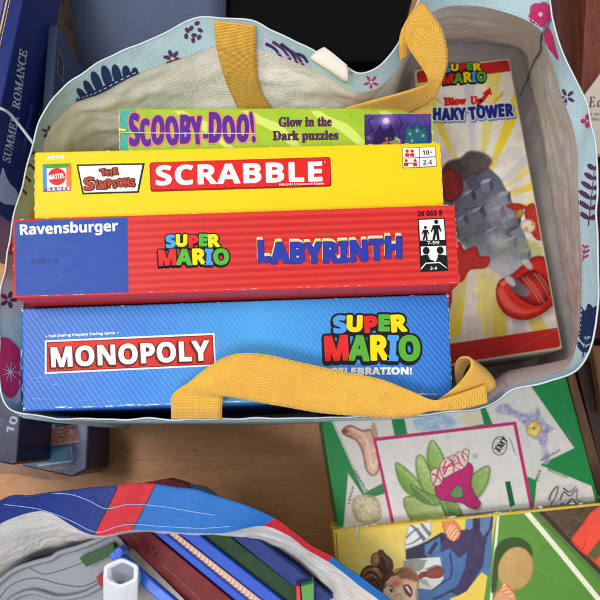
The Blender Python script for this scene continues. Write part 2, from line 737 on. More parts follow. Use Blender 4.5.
class Paint:
    """an illustration printed on a face: soft brushed shapes, one fine mesh with point colours"""
    def __init__(self, face, box, base, res=0.45):
        self.f = face
        x0, y0, x1, y1 = box
        self.X = np.arange(x0, x1 + res, res)
        self.Y = np.arange(y0, y1 + res, res)
        self.a = np.empty((len(self.Y), len(self.X), 3))
        self.a[:] = base
        self.r = np.random.RandomState(5)
        self.res = res

    def _win(self, pts, pad):
        P = np.array(pts, float)
        i0, i1 = np.searchsorted(self.X, [P[:, 0].min() - pad, P[:, 0].max() + pad])
        j0, j1 = np.searchsorted(self.Y, [P[:, 1].min() - pad, P[:, 1].max() + pad])
        return i0, min(i1 + 1, len(self.X)), j0, min(j1 + 1, len(self.Y))

    def shape(self, pts, col, soft=0.7, alpha=1.0, edge=None, deep=4.0, to=None, ang=0.0, mottle=0.0):
        """edge: colour the brush drifts to near the outline; to: colour reached across the shape along ang"""
        i0, i1, j0, j1 = self._win(pts, soft * 2 + 1)
        if i1 - i0 < 2 or j1 - j0 < 2:
            return self
        X, Y = self.X[i0:i1], self.Y[j0:j1]
        D = _sdf([pts], X, Y)
        m = np.clip(D / soft * 0.5 + 0.5, 0, 1)
        m = (m * m * (3 - 2 * m) * alpha)[..., None]
        c = np.empty((len(Y), len(X), 3))
        c[:] = col
        if to is not None:
            a = math.radians(ang)
            q = X[None, :] * math.cos(a) + Y[:, None] * math.sin(a)
            ins = D > 0
            if ins.any():
                lo, hi = q[ins].min(), q[ins].max()
                t = np.clip((q - lo) / max(hi - lo, 1e-6), 0, 1)[..., None]
                c = c * (1 - t) + np.array(to, float) * t
        if edge is not None:
            t = np.clip(1 - D / deep, 0, 1)[..., None] ** 1.5
            c = c * (1 - t) + np.array(edge, float) * t
        if mottle:
            n = self._noise(len(Y), len(X), 7) * 0.6 + self._noise(len(Y), len(X), 3) * 0.4
            c = c * (1 + mottle * n[..., None])
        self.a[j0:j1, i0:i1] = self.a[j0:j1, i0:i1] * (1 - m) + c * m
        return self

    def _noise(self, h, w, k):
        g = self.r.uniform(-1, 1, (h // k + 3, w // k + 3))
        y, x = np.arange(h) / k, np.arange(w) / k
        yi, xi = y.astype(int), x.astype(int)
        fy, fx = (y - yi)[:, None], (x - xi)[None, :]
        fy, fx = fy * fy * (3 - 2 * fy), fx * fx * (3 - 2 * fx)
        g00, g01 = g[yi][:, xi], g[yi][:, xi + 1]
        g10, g11 = g[yi + 1][:, xi], g[yi + 1][:, xi + 1]
        return (g00 * (1 - fx) + g01 * fx) * (1 - fy) + (g10 * (1 - fx) + g11 * fx) * fy

    def line(self, pts, w, col, soft=0.5, alpha=1.0):
        w0, w1 = (w, w) if isinstance(w, (int, float)) else w
        n = len(pts)
        A, B = [], []
        for i, p in enumerate(pts):
            a, b = Vector(pts[max(i - 1, 0)]), Vector(pts[min(i + 1, n - 1)])
            d = (b - a)
            d = d.normalized() if d.length > 0 else Vector((1, 0))
            nn = Vector((-d.y, d.x))
            ww = (w0 + (w1 - w0) * i / max(n - 1, 1)) / 2
            A.append(tuple(Vector(p) + nn * ww))
            B.append(tuple(Vector(p) - nn * ww))
        return self.shape(A + B[::-1], col, soft, alpha)

    def mottle(self, amt, k=6):
        h, w = self.a.shape[:2]
        n = self._noise(h, w, k) * 0.5 + self._noise(h, w, max(2, k // 3)) * 0.3 + self._noise(h, w, k * 4) * 0.4
        self.a *= (1 + amt * n[..., None])
        return self

    def build(self, name, parent, clip, mat, layer=1):
        D = _sdf([clip], self.X, self.Y)
        ok = D > 0
        cell = ok[:-1, :-1] & ok[1:, :-1] & ok[1:, 1:] & ok[:-1, 1:]
        used = np.zeros(ok.shape, bool)
        used[:-1, :-1] |= cell
        used[1:, :-1] |= cell
        used[1:, 1:] |= cell
        used[:-1, 1:] |= cell
        idx = -np.ones(ok.shape, int)
        idx[used] = np.arange(used.sum())
        jj, ii = np.nonzero(used)
        # the sheet of ink lies on the face: solve the face once for every point
        px, py = self.X[ii], self.Y[jj]
        R = np.array(ROT)
        d = np.stack([(px - 300) / FOCAL, -(py - 300) / FOCAL, -np.ones(len(px))], 1) @ R.T
        nrm = np.array(self.f.n)
        t = (np.array(self.f.p0) - np.array(CAM)) @ nrm / (d @ nrm)
        V = np.array(CAM) + d * t[:, None] + nrm * (layer * STEP)
        cj, ci = np.nonzero(cell)
        F = np.stack([idx[cj, ci], idx[cj + 1, ci], idx[cj + 1, ci + 1], idx[cj, ci + 1]], 1)
        me = bpy.data.meshes.new(name)
        me.vertices.add(len(V))
        me.vertices.foreach_set('co', V.ravel())
        me.loops.add(F.size)
        me.loops.foreach_set('vertex_index', F.ravel().astype(np.int32))
        me.polygons.add(len(F))
        me.polygons.foreach_set('loop_start', np.arange(0, F.size, 4, dtype=np.int32))
        me.update(calc_edges=True)
        c = np.clip(self.a[jj, ii] / 255.0, 0, 1)
        c = np.where(c <= 0.04045, c / 12.92, ((c + 0.055) / 1.055) ** 2.4)
        at_ = me.color_attributes.new('ink', 'FLOAT_COLOR', 'POINT')
        at_.data.foreach_set('color', np.concatenate([c, np.ones((len(c), 1))], 1).ravel())
        me.materials.append(mat)
        me.validate()
        o = bpy.data.objects.new(name, me)
        SC.collection.objects.link(o)
        o.parent = parent
        o.matrix_parent_inverse = Matrix.Translation(-parent.location)
        return o


def print_mat(name, rough=0.38, bump=0.03, spec=0.2):
    m = card(name, (128, 128, 128), rough, 0.05, bump, spec).copy()
    nt = m.node_tree
    b = nt.nodes['Principled BSDF']
    a = N(nt, 'ShaderNodeAttribute', attribute_name='ink')
    nt.links.new(a.outputs['Color'], b.inputs['Base Color'])
    return m


PRINT = print_mat('printed picture')
PRINTGLOSS = print_mat('glossy printed picture', 0.26, 0.10, 0.35)


def wear(face, parent, quad, mat, count=40, seed=1, sides=(0, 1, 2, 3), inset=0.9):
    """rubbed corners and little whitened nicks along a box edge"""
    rnd = random.Random(seed)
    I = Ink(face)
    for k in range(count):
        s = rnd.choice(sides)
        a, b = Vector(quad[s]), Vector(quad[(s + 1) % 4])
        c = (Vector(quad[0]) + Vector(quad[2])) / 2
        t = rnd.random() ** (1.6 if rnd.random() < .5 else 1)
        if rnd.random() < .4:
            t = 1 - t
        p = a.lerp(b, t)
        inw = (c - p).normalized()
        d = (b - a).normalized()
        nn = Vector((-d.y, d.x))
        if nn.dot(inw) < 0:
            nn = -nn
        w = rnd.uniform(.3, 3.2) * (1.6 if min(t, 1 - t) < .05 else 1)
        h = rnd.uniform(.15, .42)
        p = p + nn * (inset + rnd.uniform(0, .35))
        if min(t, 1 - t) * (b - a).length < w + 1:
            continue
        I.poly(blob(tuple(p - d * w), tuple(p + nn * h), tuple(p + d * w * .8), tuple(p - nn * h * .6), n=3), mat, 9 + k * .02)
    for q in quad:
        c = (Vector(quad[0]) + Vector(quad[2])) / 2
        p = Vector(q) + (c - Vector(q)).normalized() * 1.9
        if rnd.random() < .6:
            w = rnd.uniform(.35, .6)
            I.poly(blob((p.x - w, p.y), (p.x, p.y - w * .5), (p.x + w * 1.4, p.y - w * .2), (p.x + w * .1, p.y + w * .6), n=3), mat, 9 + count * .02 + .1)
    return I.build('worn_edge', parent)


# ------------------------------------------------------------------ materials
WHITE = card('white ink', (236, 234, 228))
BLACK = card('black ink', (22, 20, 22))
YEL = card('yellow ink', (250, 214, 10))
RED = card('red ink', (214, 38, 34))
GREEN = card('green ink', (84, 168, 52))
BLUE = card('light blue ink', (74, 150, 226))
KRAFT = card('grey board', (120, 112, 104), 0.8)

# ------------------------------------------------------------------ the setting
TABLE = wood('oak laminate', (190, 130, 74), (202, 140, 82), (212, 152, 94), 9.0, 'X', 0.42, 14.0, 0.03)
DARKWOOD = wood('dark stained wood', (34, 20, 15), (48, 28, 20), (66, 38, 26), 6.0, 'Y', 0.35, 12.0)
REDWOOD = wood('reddish stained wood', (92, 42, 26), (124, 60, 38), (154, 84, 54), 6.0, 'Y', 0.3, 12.0, -0.35, 0.2)
t = link_mesh('table', [(-1.6, -1.2, 0), (1.6, -1.2, 0), (1.6, 1.6, 0), (-1.6, 1.6, 0)], [(0, 1, 2, 3)], TABLE)
t['kind'] = 'structure'

o = solid('wooden_plank', [(540, -60), (588, -60), (576, 100), (545, 100)], 0.06, 0.059, wood('brown red wood', (58, 28, 20), (78, 38, 27), (100, 52, 38), 6.0, 'Y', 0.35, 12.0), None, 0.002)
tag(o, 'dark brown wooden panel beside the top right corner of the flowered tote', 'panel')
o = solid('wooden_plank', [(590, -60), (680, -60), (680, 150), (578, 150)], 0.075, 0.074, REDWOOD, None, 0.003, lift=[0.10, 0.07, 0.07, 0.06])
tag(o, 'reddish brown polished wooden panel under the cream booklet at the right edge', 'panel')
o = solid('wooden_plank', [(590, 157), (680, 157), (680, 338), (590, 338)], 0.055, 0.054, card('dark red board', (70, 14, 18), 0.4), None, 0.002)
tag(o, 'dark red board seen as a sliver to the right of the flowered tote', 'board')
o = solid('wooden_beam', [(565, 368), (573, 366), (616, 520), (604, 522)], 0.035, 0.034, wood('worn brown edge', (84, 52, 34), (104, 66, 44), (122, 82, 56), 6.0, 'Y', 0.5), None, 0.0015)
tag(o, 'narrow brown wooden lath along the right side of the green card game box', 'lath')
o = solid('wooden_plank', [(575, 362), (680, 362), (720, 540), (618, 540)], 0.028, 0.027, DARKWOOD, None, 0.002)
tag(o, 'very dark wooden board at the right edge, below the tote corner', 'panel')
o = solid('wooden_plank', [(592, 345), (660, 345), (660, 408), (603, 412)], 0.045, 0.012, wood('honey wood', (104, 62, 30), (128, 80, 42), (146, 96, 54), 6.0, 'Y', 0.4), None, 0.002)
tag(o, 'honey brown wooden slat lying on the dark board at the right edge', 'slat')


def cloth_block(name, quad, z, lift, mat, label, cat):
    P = [at(x, y, zz) for (x, y), zz in zip(quad, lift)]
    V, F, U = [], [], []
    n = 24
    for j in range(n + 1):
        for i in range(n + 1):
            s, r = i / n, j / n
            p = (P[0] * (1 - s) + P[1] * s) * (1 - r) + (P[3] * (1 - s) + P[2] * s) * r
            e = min(s, 1 - s, r, 1 - r)
            p.z -= 0.02 * max(0, 1 - e / 0.07) ** 2
            p.z += noise.noise(p * 14) * 0.004
            V.append(p)
            U.append(((P[1] - P[0]).length * s, (P[3] - P[0]).length * r))
    for j in range(n):
        for i in range(n):
            a = j * (n + 1) + i
            F.append((a + n + 1, a + n + 2, a + 1, a))
    ring = [i for i in range(n + 1)] + [j * (n + 1) + n for j in range(1, n + 1)] + \
           [n * (n + 1) + i for i in range(n - 1, -1, -1)] + [j * (n + 1) for j in range(n - 1, 0, -1)]
    b = len(V)
    for i in ring:
        V.append(Vector((V[i].x, V[i].y, 0.001)))
        U.append((U[i][0], U[i][1] - V[i].z))
    m = len(ring)
    for k in range(m):
        F.append((ring[k], ring[(k + 1) % m], b + (k + 1) % m, b + k))
    o = link_mesh(name, V, F, mat, None, smooth=True, uvs=U)
    tag(o, label, cat)
    return o


DENIM = woven('blue grey upholstery', (92, 104, 132), (66, 76, 100), 0.0030, 0.8, True, 0.5, 0.0006, 0.0, 0.2)
cloth_block('cushion', [(46, -60), (220, -60), (220, 96), (70, 128)], 0.12, [0.17, 0.17, 0.10, 0.08], DENIM,
            'blue grey woven seat cushion behind the flowered tote', 'cushion')

GLOSS = card('black gloss', (8, 7, 8), 0.13, 0.04, 0.02, 0.12)
k = thing('storage_case', 'glossy black case behind the tote, with a faint pale band of reflection', 'case', at(310, 30, 0))
solid('lid', [(226, -60), (428, -60), (396, 62), (226, 62)], 0.10, 0.03, GLOSS, k, 0.004, lift=[0.12, 0.12, 0.10, 0.10])
solid('front_panel', [(226, 66), (394, 66), (390, 110), (226, 110)], 0.085, 0.08, card('grey black gloss', (22, 22, 25), 0.3, 0.04, 0.02, 0.12), k, 0.004)  # greyer than the lid: the pale reflection is put into its colour
solid('trim_strip', [(224, -20), (227, -20), (227, 24), (224, 24)], 0.106, 0.02, card('brown trim', (84, 56, 38)), k, 0.0005)


# ------------------------------------------------------------------ tote bags
def make_bag(root, ST, dens, hem_mats, hem_pick, lining_mat, outer_mat, pipe_mats, pipe_pick, bottom=0.004, wr=0.0022):
    cols = cat_rom([a + b + c for a, b, c in ST], dens, True)
    n = len(cols)
    R = [at(*q[0:3]) for q in cols]
    H = [at(*q[3:6]) for q in cols]
    W = [at(*q[6:9]) for q in cols]
    for i in range(n):
        j = Vector((R[i].x * 55, R[i].y * 55, 3.0))
        R[i] += Vector((noise.noise(j), noise.noise(j + Vector((9, 0, 0))), noise.noise(j + Vector((0, 9, 0))))) * 0.0014
    B = [Vector((w.x, w.y, bottom)) for w in W]
    cu = [0.0]
    for i in range(n):
        cu.append(cu[-1] + (R[(i + 1) % n] - R[i]).length)

    def loft(name, rows, mats, pick, flip, parent, wrk=0.0, keep=None):
        V, U, F, mi = [], [], [], []
        m = len(rows)
        vv = 0
        for r, row in enumerate(rows):
            for i in range(n + 1):
                p = row[i % n].copy()
                V.append(p)
                U.append((cu[i], sum((rows[q][i % n] - rows[q - 1][i % n]).length for q in range(1, r + 1))))
        for r in range(m - 1):
            for i in range(n):
                a = r * (n + 1) + i
                f = (a, a + 1, a + n + 2, a + n + 1)
                F.append(f[::-1] if flip else f)
                mi.append(pick(i / dens) if pick else 0)
        return link_mesh(name, V, F, mats, parent, mi, True, U)

    def outn(i, row):
        d = row[(i + 1) % n] - row[i - 1]
        q = Vector((-d.y, d.x, 0))
        return q.normalized() if q.length > 0 else Vector((0, 0, 0))
    front = [0.35 if outn(i, R).y < -0.85 else 1.0 for i in range(n)]
    rows = []
    for r in range(9):
        s = r / 8
        row = []
        for i in range(n):
            p = R[i].lerp(H[i], s)
            nn = outn(i, R)
            p = p + nn * (0.0004 * math.sin(math.pi * s)) + nn * noise.noise(Vector((cu[i] * 30, s, 5))) * 0.0009 * s
            row.append(p)
        rows.append(row)
    hem = loft('hem', rows, hem_mats, hem_pick, False, root)
    rows = []
    for r in range(41):
        s = r / 40
        row = []
        for i in range(n):
            p = H[i].lerp(W[i], s)
            nn = outn(i, H) * front[i]
            a = noise.noise(Vector((p.x * 26, p.y * 26, p.z * 60))) + 0.6 * noise.noise(p * 85)
            a += 0.8 * (0.3 - abs(noise.noise(Vector((p.x * 38 + 7, p.y * 38, p.z * 25)))))
            fade = min(1, s * 5)
            p = p + nn * (min(a, 0.55) * wr * fade + 0.0010)
            row.append(p)
        rows.append(row)
    rows.append([rows[-1][i].lerp(B[i], 0.5) for i in range(n)])
    rows.append(B)
    lin_o = loft('lining', rows, lining_mat, None, False, root)
    # bag floor
    c = sum(B, Vector()) / n
    V = [c] + B
    link_mesh('bag_bottom', V, [(0, 1 + (i + 1) % n, 1 + i) for i in range(n)], lining_mat, root, None, False, [(v.x, v.y) for v in V])
    rows = [[R[i] + outn(i, R) * 0.0008 for i in range(n)],
            [H[i] + outn(i, H) * 0.0025 * front[i] for i in range(n)]]
    for s in (0.25, 0.5, 0.75, 1.0):
        rows.append([H[i].lerp(W[i], s) + outn(i, W) * 0.0032 * front[i] for i in range(n)])
    rows.append([B[i] + outn(i, B) * 0.003 * front[i] for i in range(n)])
    loft('outer_shell', rows, outer_mat, hem_pick if isinstance(outer_mat, list) else None, True, root)
    # rolled rim, in runs of one colour
    if pipe_pick is None:
        tube('rim_binding', R, 0.0006, pipe_mats[0], root, True)
    else:
        i = 0
        while i < n:
            k0 = pipe_pick(i / dens)
            j = i
            while j < n and pipe_pick(j / dens) == k0:
                j += 1
            tube('rim_binding', [R[q % n] for q in range(i, j + 1)], 0.0006, pipe_mats[k0], root)
            i = j
    return hem, lin_o, R, H, cu


PALE = woven('pale blue cloth', (186, 212, 220), (166, 196, 206), 0.0011, 0.5, False, 0.25, 0.0002, 0.15, 0.0, 0.0, 22.0)
LINING = woven('white woven lining', (255, 251, 252), (238, 230, 228), 0.0036, 0.42, True, 0.45, 0.0006, 0.14, 0.0, 0.0, 34.0)
THREAD = card('white thread', (212, 220, 222), 0.7)
WEB = woven('mustard webbing', (255, 200, 78), (212, 148, 44), 0.0022, 0.65, True, 0.85, 0.0007, 0.0, 0.15, 0.0, 60.0)

Z = 0
ST = [
    ((3, 398, .262), (22, 408, .245), (100, 420, .09)),
    ((-1, 350, .268), (22, 350, .25), (95, 380, .09)),
    ((0, 300, .268), (24, 300, .25), (93, 350, .09)),
    ((8, 255, .268), (26, 250, .25), (92, 310, .09)),
    ((14, 215, .268), (30, 215, .25), (94, 280, .09)),
    ((20, 190, .266), (36, 190, .247), (97, 260, .09)),
    ((32, 150, .264), (43, 150, .246), (100, 232, .09)),
    ((40, 120, .268), (52, 126, .25), (103, 180, .14)),
    ((60, 91, .275), (72, 104, .255), (112, 150, .17)),
    ((80, 75, .28), (100, 93, .26), (132, 138, .19)),
    ((115, 54, .282), (140, 73, .265), (160, 126, .20)),
    ((150, 40, .285), (180, 59, .268), (190, 121, .20)),
    ((193, 20, .288), (214, 47, .27), (222, 120, .20)),
    ((222, 18, .288), (240, 47, .27), (250, 120, .20)),
    ((258, 23, .288), (270, 52, .27), (275, 120, .20)),
    ((290, 39, .286), (302, 64, .268), (300, 121, .20)),
    ((320, 54, .282), (332, 80, .264), (325, 123, .20)),
    ((345, 67, .278), (350, 90, .262), (345, 124, .20)),
    ((361, 73, .278), (364, 92, .262), (362, 122, .20)),
    ((381, 65, .280), (381, 86, .264), (380, 112, .19)),
    ((397, 46, .286), (399, 66, .27), (396, 84, .17)),
    ((411, 14, .294), (412, 34, .278), (406, 66, .09)),
    ((430, -14, .30), (438, 9, .28), (420, 50, .09)),
    ((470, -26, .30), (478, 7, .28), (465, 44, .09)),
    ((515, -24, .30), (512, 14, .28), (505, 48, .09)),
    ((545, -8, .298), (538, 28, .278), (520, 54, .09)),
    ((552, 18, .295), (545, 44, .276), (526, 68, .09)),
    ((559, 42, .29), (553, 64, .272), (530, 95, .09)),
    ((571, 72, .286), (562, 96, .27), (536, 125, .09)),
    ((586, 101, .284), (573, 126, .268), (543, 160, .09)),
    ((592, 130, .284), (577, 152, .268), (548, 190, .09)),
    ((597, 165, .284), (578, 185, .268), (553, 225, .09)),
    ((597, 215, .284), (580, 225, .268), (560, 265, .09)),
    ((598, 265, .284), (582, 270, .268), (567, 305, .09)),
    ((598, 315, .28), (581, 315, .264), (572, 335, .09)),
    ((590, 346, .275), (577, 345, .262), (572, 350, .09)),
    ((578, 370, .270), (568, 366, .258), (568, 358, .09)),
    ((548, 380, .266), (545, 376, .256), (540, 365, .09)),
    ((512, 391, .262), (510, 388, .252), (505, 372, .09)),
    ((487, 406, .258), (487, 401, .248), (480, 392, .09)),
    ((460, 411, .255), (460, 408, .245), (455, 409, .09)),
    ((400, 415, .25), (400, 415.4, .24), (400, 418, .09)),
    ((300, 418, .25), (300, 418.4, .24), (300, 421, .09)),
    ((200, 419, .25), (200, 419.4, .24), (210, 422, .09)),
    ((100, 419, .25), (100, 419.4, .24), (140, 422, .09)),
    ((30, 415, .255), (38, 415, .24), (110, 422, .09)),
]
bag = thing('tote_bag', 'pale blue flowered tote bag with mustard handles, packed with boxed games', 'tote bag', at(300, 250, 0))
hem, lining, RIM, HEM, CU = make_bag(bag, ST, 14, [PALE], None, LINING, PALE, [card('white rim', (206, 216, 220), 0.7)], None)
bpy.context.view_layer.update()
HS, LS = Curved(hem), Curved(lining)


def zc(x, y, up=0.004):
    """height of the bag cloth under a point"""
    z = -1
    for s in (HS, LS):
        p = s.map(x, y, 0)
        if p is not None:
            z = max(z, p.z)
    return (z if z > 0 else 0.2) + up


# stitches just above the lower edge of the hem
n = len(HEM)
pts = [HEM[i].lerp(RIM[i], 0.10) + Vector((0, 0, 0.0008)) for i in range(n)]
V, F = [], []
for i in range(0, n):
    if i % 2:
        continue
    a, b = pts[i], pts[(i + 1) % n]
    w = (RIM[i] - HEM[i]).normalized() * 0.00035
    inward = (Vector((0, 0.05, 0.3)) - a).normalized() * 0.0012
    k0 = len(V)
    V += [a + inward - w, b + inward - w, b + inward + w, a + inward + w]
    F.append((k0, k0 + 1, k0 + 2, k0 + 3))
link_mesh('stitching', V, F, THREAD, bag)

NAVY = card('navy print', (34, 52, 92), 0.6)
PLUM = card('plum print', (88, 54, 92), 0.6)
PINK = card('magenta print', (190, 52, 106), 0.6)
LILAC = card('lilac print', (196, 192, 220), 0.6)
LPINK = card('pale pink print', (222, 178, 200), 0.6)


def leaf(ink, x, y, L, ang, mat, w=3.0, pairs=5, spread=55, l0=0.5, layer=1):
    """a frond: stem with paired leaflets"""
    a = math.radians(ang)
    dx, dy = math.cos(a), math.sin(a)
    ink.line([(x, y), (x + dx * L, y + dy * L)], (1.0, 0.6), mat, layer)
    for k in range(pairs):
        t = (k + 0.7) / pairs
        ll = L * l0 * (1 - abs(t - 0.4) * 0.9)
        for s in (-1, 1):
            b = a + s * math.radians(spread)
            px, py = x + dx * L * t, y + dy * L * t
            cx, cy = px + math.cos(b) * ll / 2, py + math.sin(b) * ll / 2
            ink.poly(ellipse(cx, cy, ll / 2, w / 2, math.degrees(b), 12), mat, layer)


def flower(ink, x, y, r, mat, n=5, w=0.36, rot=0, layer=1, centre=None):
    for k in range(n):
        b = math.radians(rot + 360 * k / n)
        ink.poly(ellipse(x + math.cos(b) * r * .58, y + math.sin(b) * r * .58, r * .42, r * w * .55, math.degrees(b), 12), mat, layer)
    if centre:
        ink.poly(ellipse(x, y, r * .18, r * .18, 0, 10), centre, layer + 1)


I = Ink(HS)
# big banana leaf, cut into fingers, on the left of the back hem
for k, (bx, by, tx, ty, w) in enumerate([(86, 99, 77, 88, 6.5), (93, 96, 84, 80, 7.5), (101, 92, 92, 71, 9), (110, 88, 103, 65, 9.5), (119, 84, 114, 64, 9), (127, 79, 125, 65, 8), (134, 75, 135, 67, 6)]):
    dx, dy = tx - bx, ty - by
    L = math.hypot(dx, dy)
    I.poly(ellipse((bx + tx) / 2, (by + ty) / 2, L / 2, w / 2, math.degrees(math.atan2(dy, dx)), 16), NAVY, 1)
I.line([(76, 101), (84, 97), (106, 87), (138, 71)], 5.5, NAVY, 2)
I.build('leaf_print', bag)
flower(I, 172, 58, 9, PLUM, 6, 0.4, 10, 1, LPINK)
I.build('flower_print', bag)
for k, (x, y) in enumerate([(186, 36), (191, 28), (197, 23), (194, 35), (200, 30), (187, 30), (193, 40), (199, 37)]):
    I.poly(ellipse(x, y, 2.1, 3.0, 30 * k, 12), PLUM, 1)
I.build('berry_print', bag)
flower(I, 48, 132, 7, PLUM, 5, 0.34, 60)
I.build('flower_print', bag)
I.build('leaf_print', bag)
I = Ink(HS)
# striped leaf right of the strap
for k, (x0, y0, x1, y1) in enumerate([(266, 43, 282, 57), (273, 41, 291, 59), (281, 43, 298, 62), (289, 49, 304, 65), (297, 53, 308, 62)]):
    I.line(cat_rom([(x0, y0), ((x0 + x1) / 2 + 1, (y0 + y1) / 2 - 2), (x1, y1)], 5), (3.4, 2.4), PLUM if k % 2 else NAVY, 2)
I.line([(262, 40), (285, 52), (309, 67)], 9, LILAC, 1)
I.build('leaf_print', bag)
flower(I, 371, 82, 8, PINK, 5, 0.3, 20)
I.build('flower_print', bag)
flower(I, 352, 72, 3, PINK, 4)
I.build('flower_print', bag)
I.build('leaf_print', bag)
I = Ink(HS)
flower(I, 541, 14, 13, PINK, 5, 0.9, 10, 1, LPINK)
I.build('flower_print', bag)
I.poly(blob((546, 24), (553, 34), (556, 46), (559, 60), (552, 52), (546, 44), (543, 36)), PINK, 1)
I.build('petal_print', bag)
flower(I, 567, 97, 9, PLUM, 5, 0.34, 30, 1)
I.build('flower_print', bag)
flower(I, 588, 121, 7, PINK, 4, 0.6, 0, 1)
I.build('flower_print', bag)
leaf(I, 589, 226, 60, -84, PLUM, 5.0, 6, 62, 0.28)
I.build('leaf_print', bag)
leaf(I, 583, 262, 16, -80, PINK, 2.2, 3, 50, 0.5)
I.build('leaf_print', bag)
I.build('flower_print', bag)
I = Ink(HS)
for k in range(7):
    a = math.radians(-140 + k * 17)
    I.poly(ellipse(589 + math.cos(a) * 17, 341 + math.sin(a) * 22, 15, 3.6, math.degrees(a), 14), NAVY, 1)
I.build('leaf_print', bag)
leaf(I, 583, 358, 50, -78, NAVY, 5.0, 6, 42, 0.34, 1)
I.build('leaf_print', bag)
I.build('leaf_print', bag)
I = Ink(HS)
I.poly(blob((-4, 342), (6, 338), (14, 344), (19, 352), (19, 366), (20, 384), (12, 398), (2, 392), (-6, 372)), PINK, 1)
for k in range(9):
    b = math.radians(40 * k)
    I.line([(9, 372), (9 + math.cos(b) * 9, 372 + math.sin(b) * 11)], (1.1, 0.4), LILAC, 2)
I.build('flower_print', bag)
flower(I, 8, 300, 9, PLUM, 5, 0.4, 0)
I.build('flower_print', bag)
flower(I, 14, 250, 7, PINK, 5, 0.4, 0)
I.build('flower_print', bag)
I.build('flower_print', bag)
I = Ink(HS)
for k in range(8):
    y = 152 + k * 6.2
    x = 33 - k * 2.0
    I.line([(x - 6, y + 5), (x + 1, y), (x + 5, y + 5)], 2.4, PLUM if k % 2 == 0 else LILAC, 1)
    I.build('chevron_print', bag)
# vertical corner seam on the lining
pts = []
for x, y in cat_rom([(549, 22), (542, 36), (541, 50), (534, 62), (528, 78), (520, 96)], 6):
    d = ray(x, y)
    z = zc(x, y, 0.0)
    pts.append(at(x, y, z) - d * 0.002)
tube('corner_seam', pts, 0.0011, card('grey seam tape', (120, 134, 140), 0.7), bag)


def strap_on_cloth(st, up=0.003):
    return [((ax, ay, zc(ax, ay, up)), (bx, by, zc(bx, by, up))) for (ax, ay), (bx, by) in st]


# back handle: one end sewn on the back hem, the other looping up at the right
S = strap_on_cloth([((214, 20), (256, 25)), ((215, 34), (256, 38)), ((217, 48), (256, 52)), ((222, 68), (257, 72)), ((229, 88), (262, 92)), ((238, 108), (273, 110)), ((244, 126), (284, 126))], 0.004)
ribbon('handle', S, WEB, bag, seed=1)
ribbon('handle', [
    ((318, 122, .225), (318, 142, .205)),
    ((342, 110, .247), (344, 132, .218)),
    ((366, 103, .260), (368, 124, .228)),
    ((392, 96, .272), (394, 118, .238)),
    ((412, 90, .283), (418, 109, .262)),
    ((426, 84, .293), (434, 98, .282)),
    ((427, 76, .30), (442, 82, .295)),
    ((419, 62, .306), (448, 63, .30)),
    ((410, 49, .31), (447, 44, .306)),
    ((405, 37, .314), (441, 26, .312)),
    ((410, 19, .318), (430, 10, .318)),
    ((418, 5, .318), (424, 2, .316)),
    ((416, 10, .308), (416, 5, .306)),
    ((408, 26, .302), (402, 28, .30)),
    ((408, 42, .298), (399, 45, .296)),
    ((407, 56, .29), (400, 60, .288)),
], WEB, bag, seed=2)
# front handle: sewn to the outside, flopped back across the blue box
ribbon('handle', [
    ((171, 419, .262), (222, 419, .262)),
    ((171, 410, .270), (222, 410, .270)),
    ((171, 398, .274), (223, 398, .275)),
    ((176, 391, .277), (222, 397, .277)),
    ((188, 383, .281), (228, 397, .277)),
    ((205, 369, .284), (240, 399, .277)),
    ((230, 355, .286), (262, 403, .277)),
    ((262, 354, .287), (290, 408, .277)),
    ((300, 362, .286), (320, 413, .277)),
    ((340, 371, .285), (355, 416, .277)),
    ((380, 379, .284), (390, 418, .277)),
    ((408, 390, .284), (414, 416, .278)),
    ((428, 399, .286), (428, 412, .282)),
    ((440, 400, .287), (441, 411, .283)),
    ((462, 393, .285), (463, 409, .281)),
    ((486, 384, .282), (488, 403, .279)),
], WEB, bag, n=8, seed=3)
ribbon('handle', [
    ((440, 399, .282), (444, 408, .279)),
    ((452, 390, .281), (460, 402, .277)),
    ((462, 381, .285), (478, 397, .274)),
    ((472, 366, .292), (497, 386, .272)),
    ((470, 357, .292), (486, 368, .268)),
    ((460, 357, .28), (470, 362, .262)),
    ((455, 366, .262), (462, 376, .25)),
    ((456, 384, .245), (466, 392, .235)),
], WEB, bag, n=8, seed=4)
bpy.context.view_layer.update()
HN = [o for o in bag.children if o.name.startswith('handle')]
OCH = card('ochre thread', (206, 150, 60), 0.7)


def sewn(strap, quad, rows):
    """rows of short stitches fixing a strap end"""
    I = Ink(Curved(strap))
    a, b, c, d = [Vector(p) for p in quad]
    for r in range(rows + 1):
        t = r / rows
        p, q = a.lerp(d, t), b.lerp(c, t)
        n_ = int((q - p).length / 2.6)
        for k in range(n_):
            u0, u1 = (k + .15) / n_, (k + .7) / n_
            I.line([tuple(p.lerp(q, u0)), tuple(p.lerp(q, u1))], .55, OCH, 1.3)
    I.build('handle_stitching', strap)


sewn(HN[0], [(217.5, 25), (253, 29), (253, 38), (218.5, 35)], 5)
sewn(HN[2], [(174, 402), (219, 403), (219, 414.5), (174, 414.5)], 1)
# cream care label folded over the back rim
ribbon('care_label', [((324, 47, .290), (347, 65, .288)), ((317, 51, .290), (348, 71, .288)), ((311, 58, .287), (348, 80, .284)), ((322, 66, .280), (345, 82, .278))],
       card('cream label cloth', (222, 216, 204), 0.7), bag, 0.0007, seed=5)


# ------------------------------------------------------------------ boxed games
def box_thing(name, label, cat, quad, z, depth, lid_mat, tray_mat=None, bevel=0.0013, lift=None, zbase=None, group=None):
    c = at(sum(p[0] for p in quad) / 4, sum(p[1] for p in quad) / 4, z)
    t = thing(name, label, cat, (c.x, c.y, z - depth), group)
    solid('lid', quad, z, depth, lid_mat, t, bevel, lift=lift)
    return t


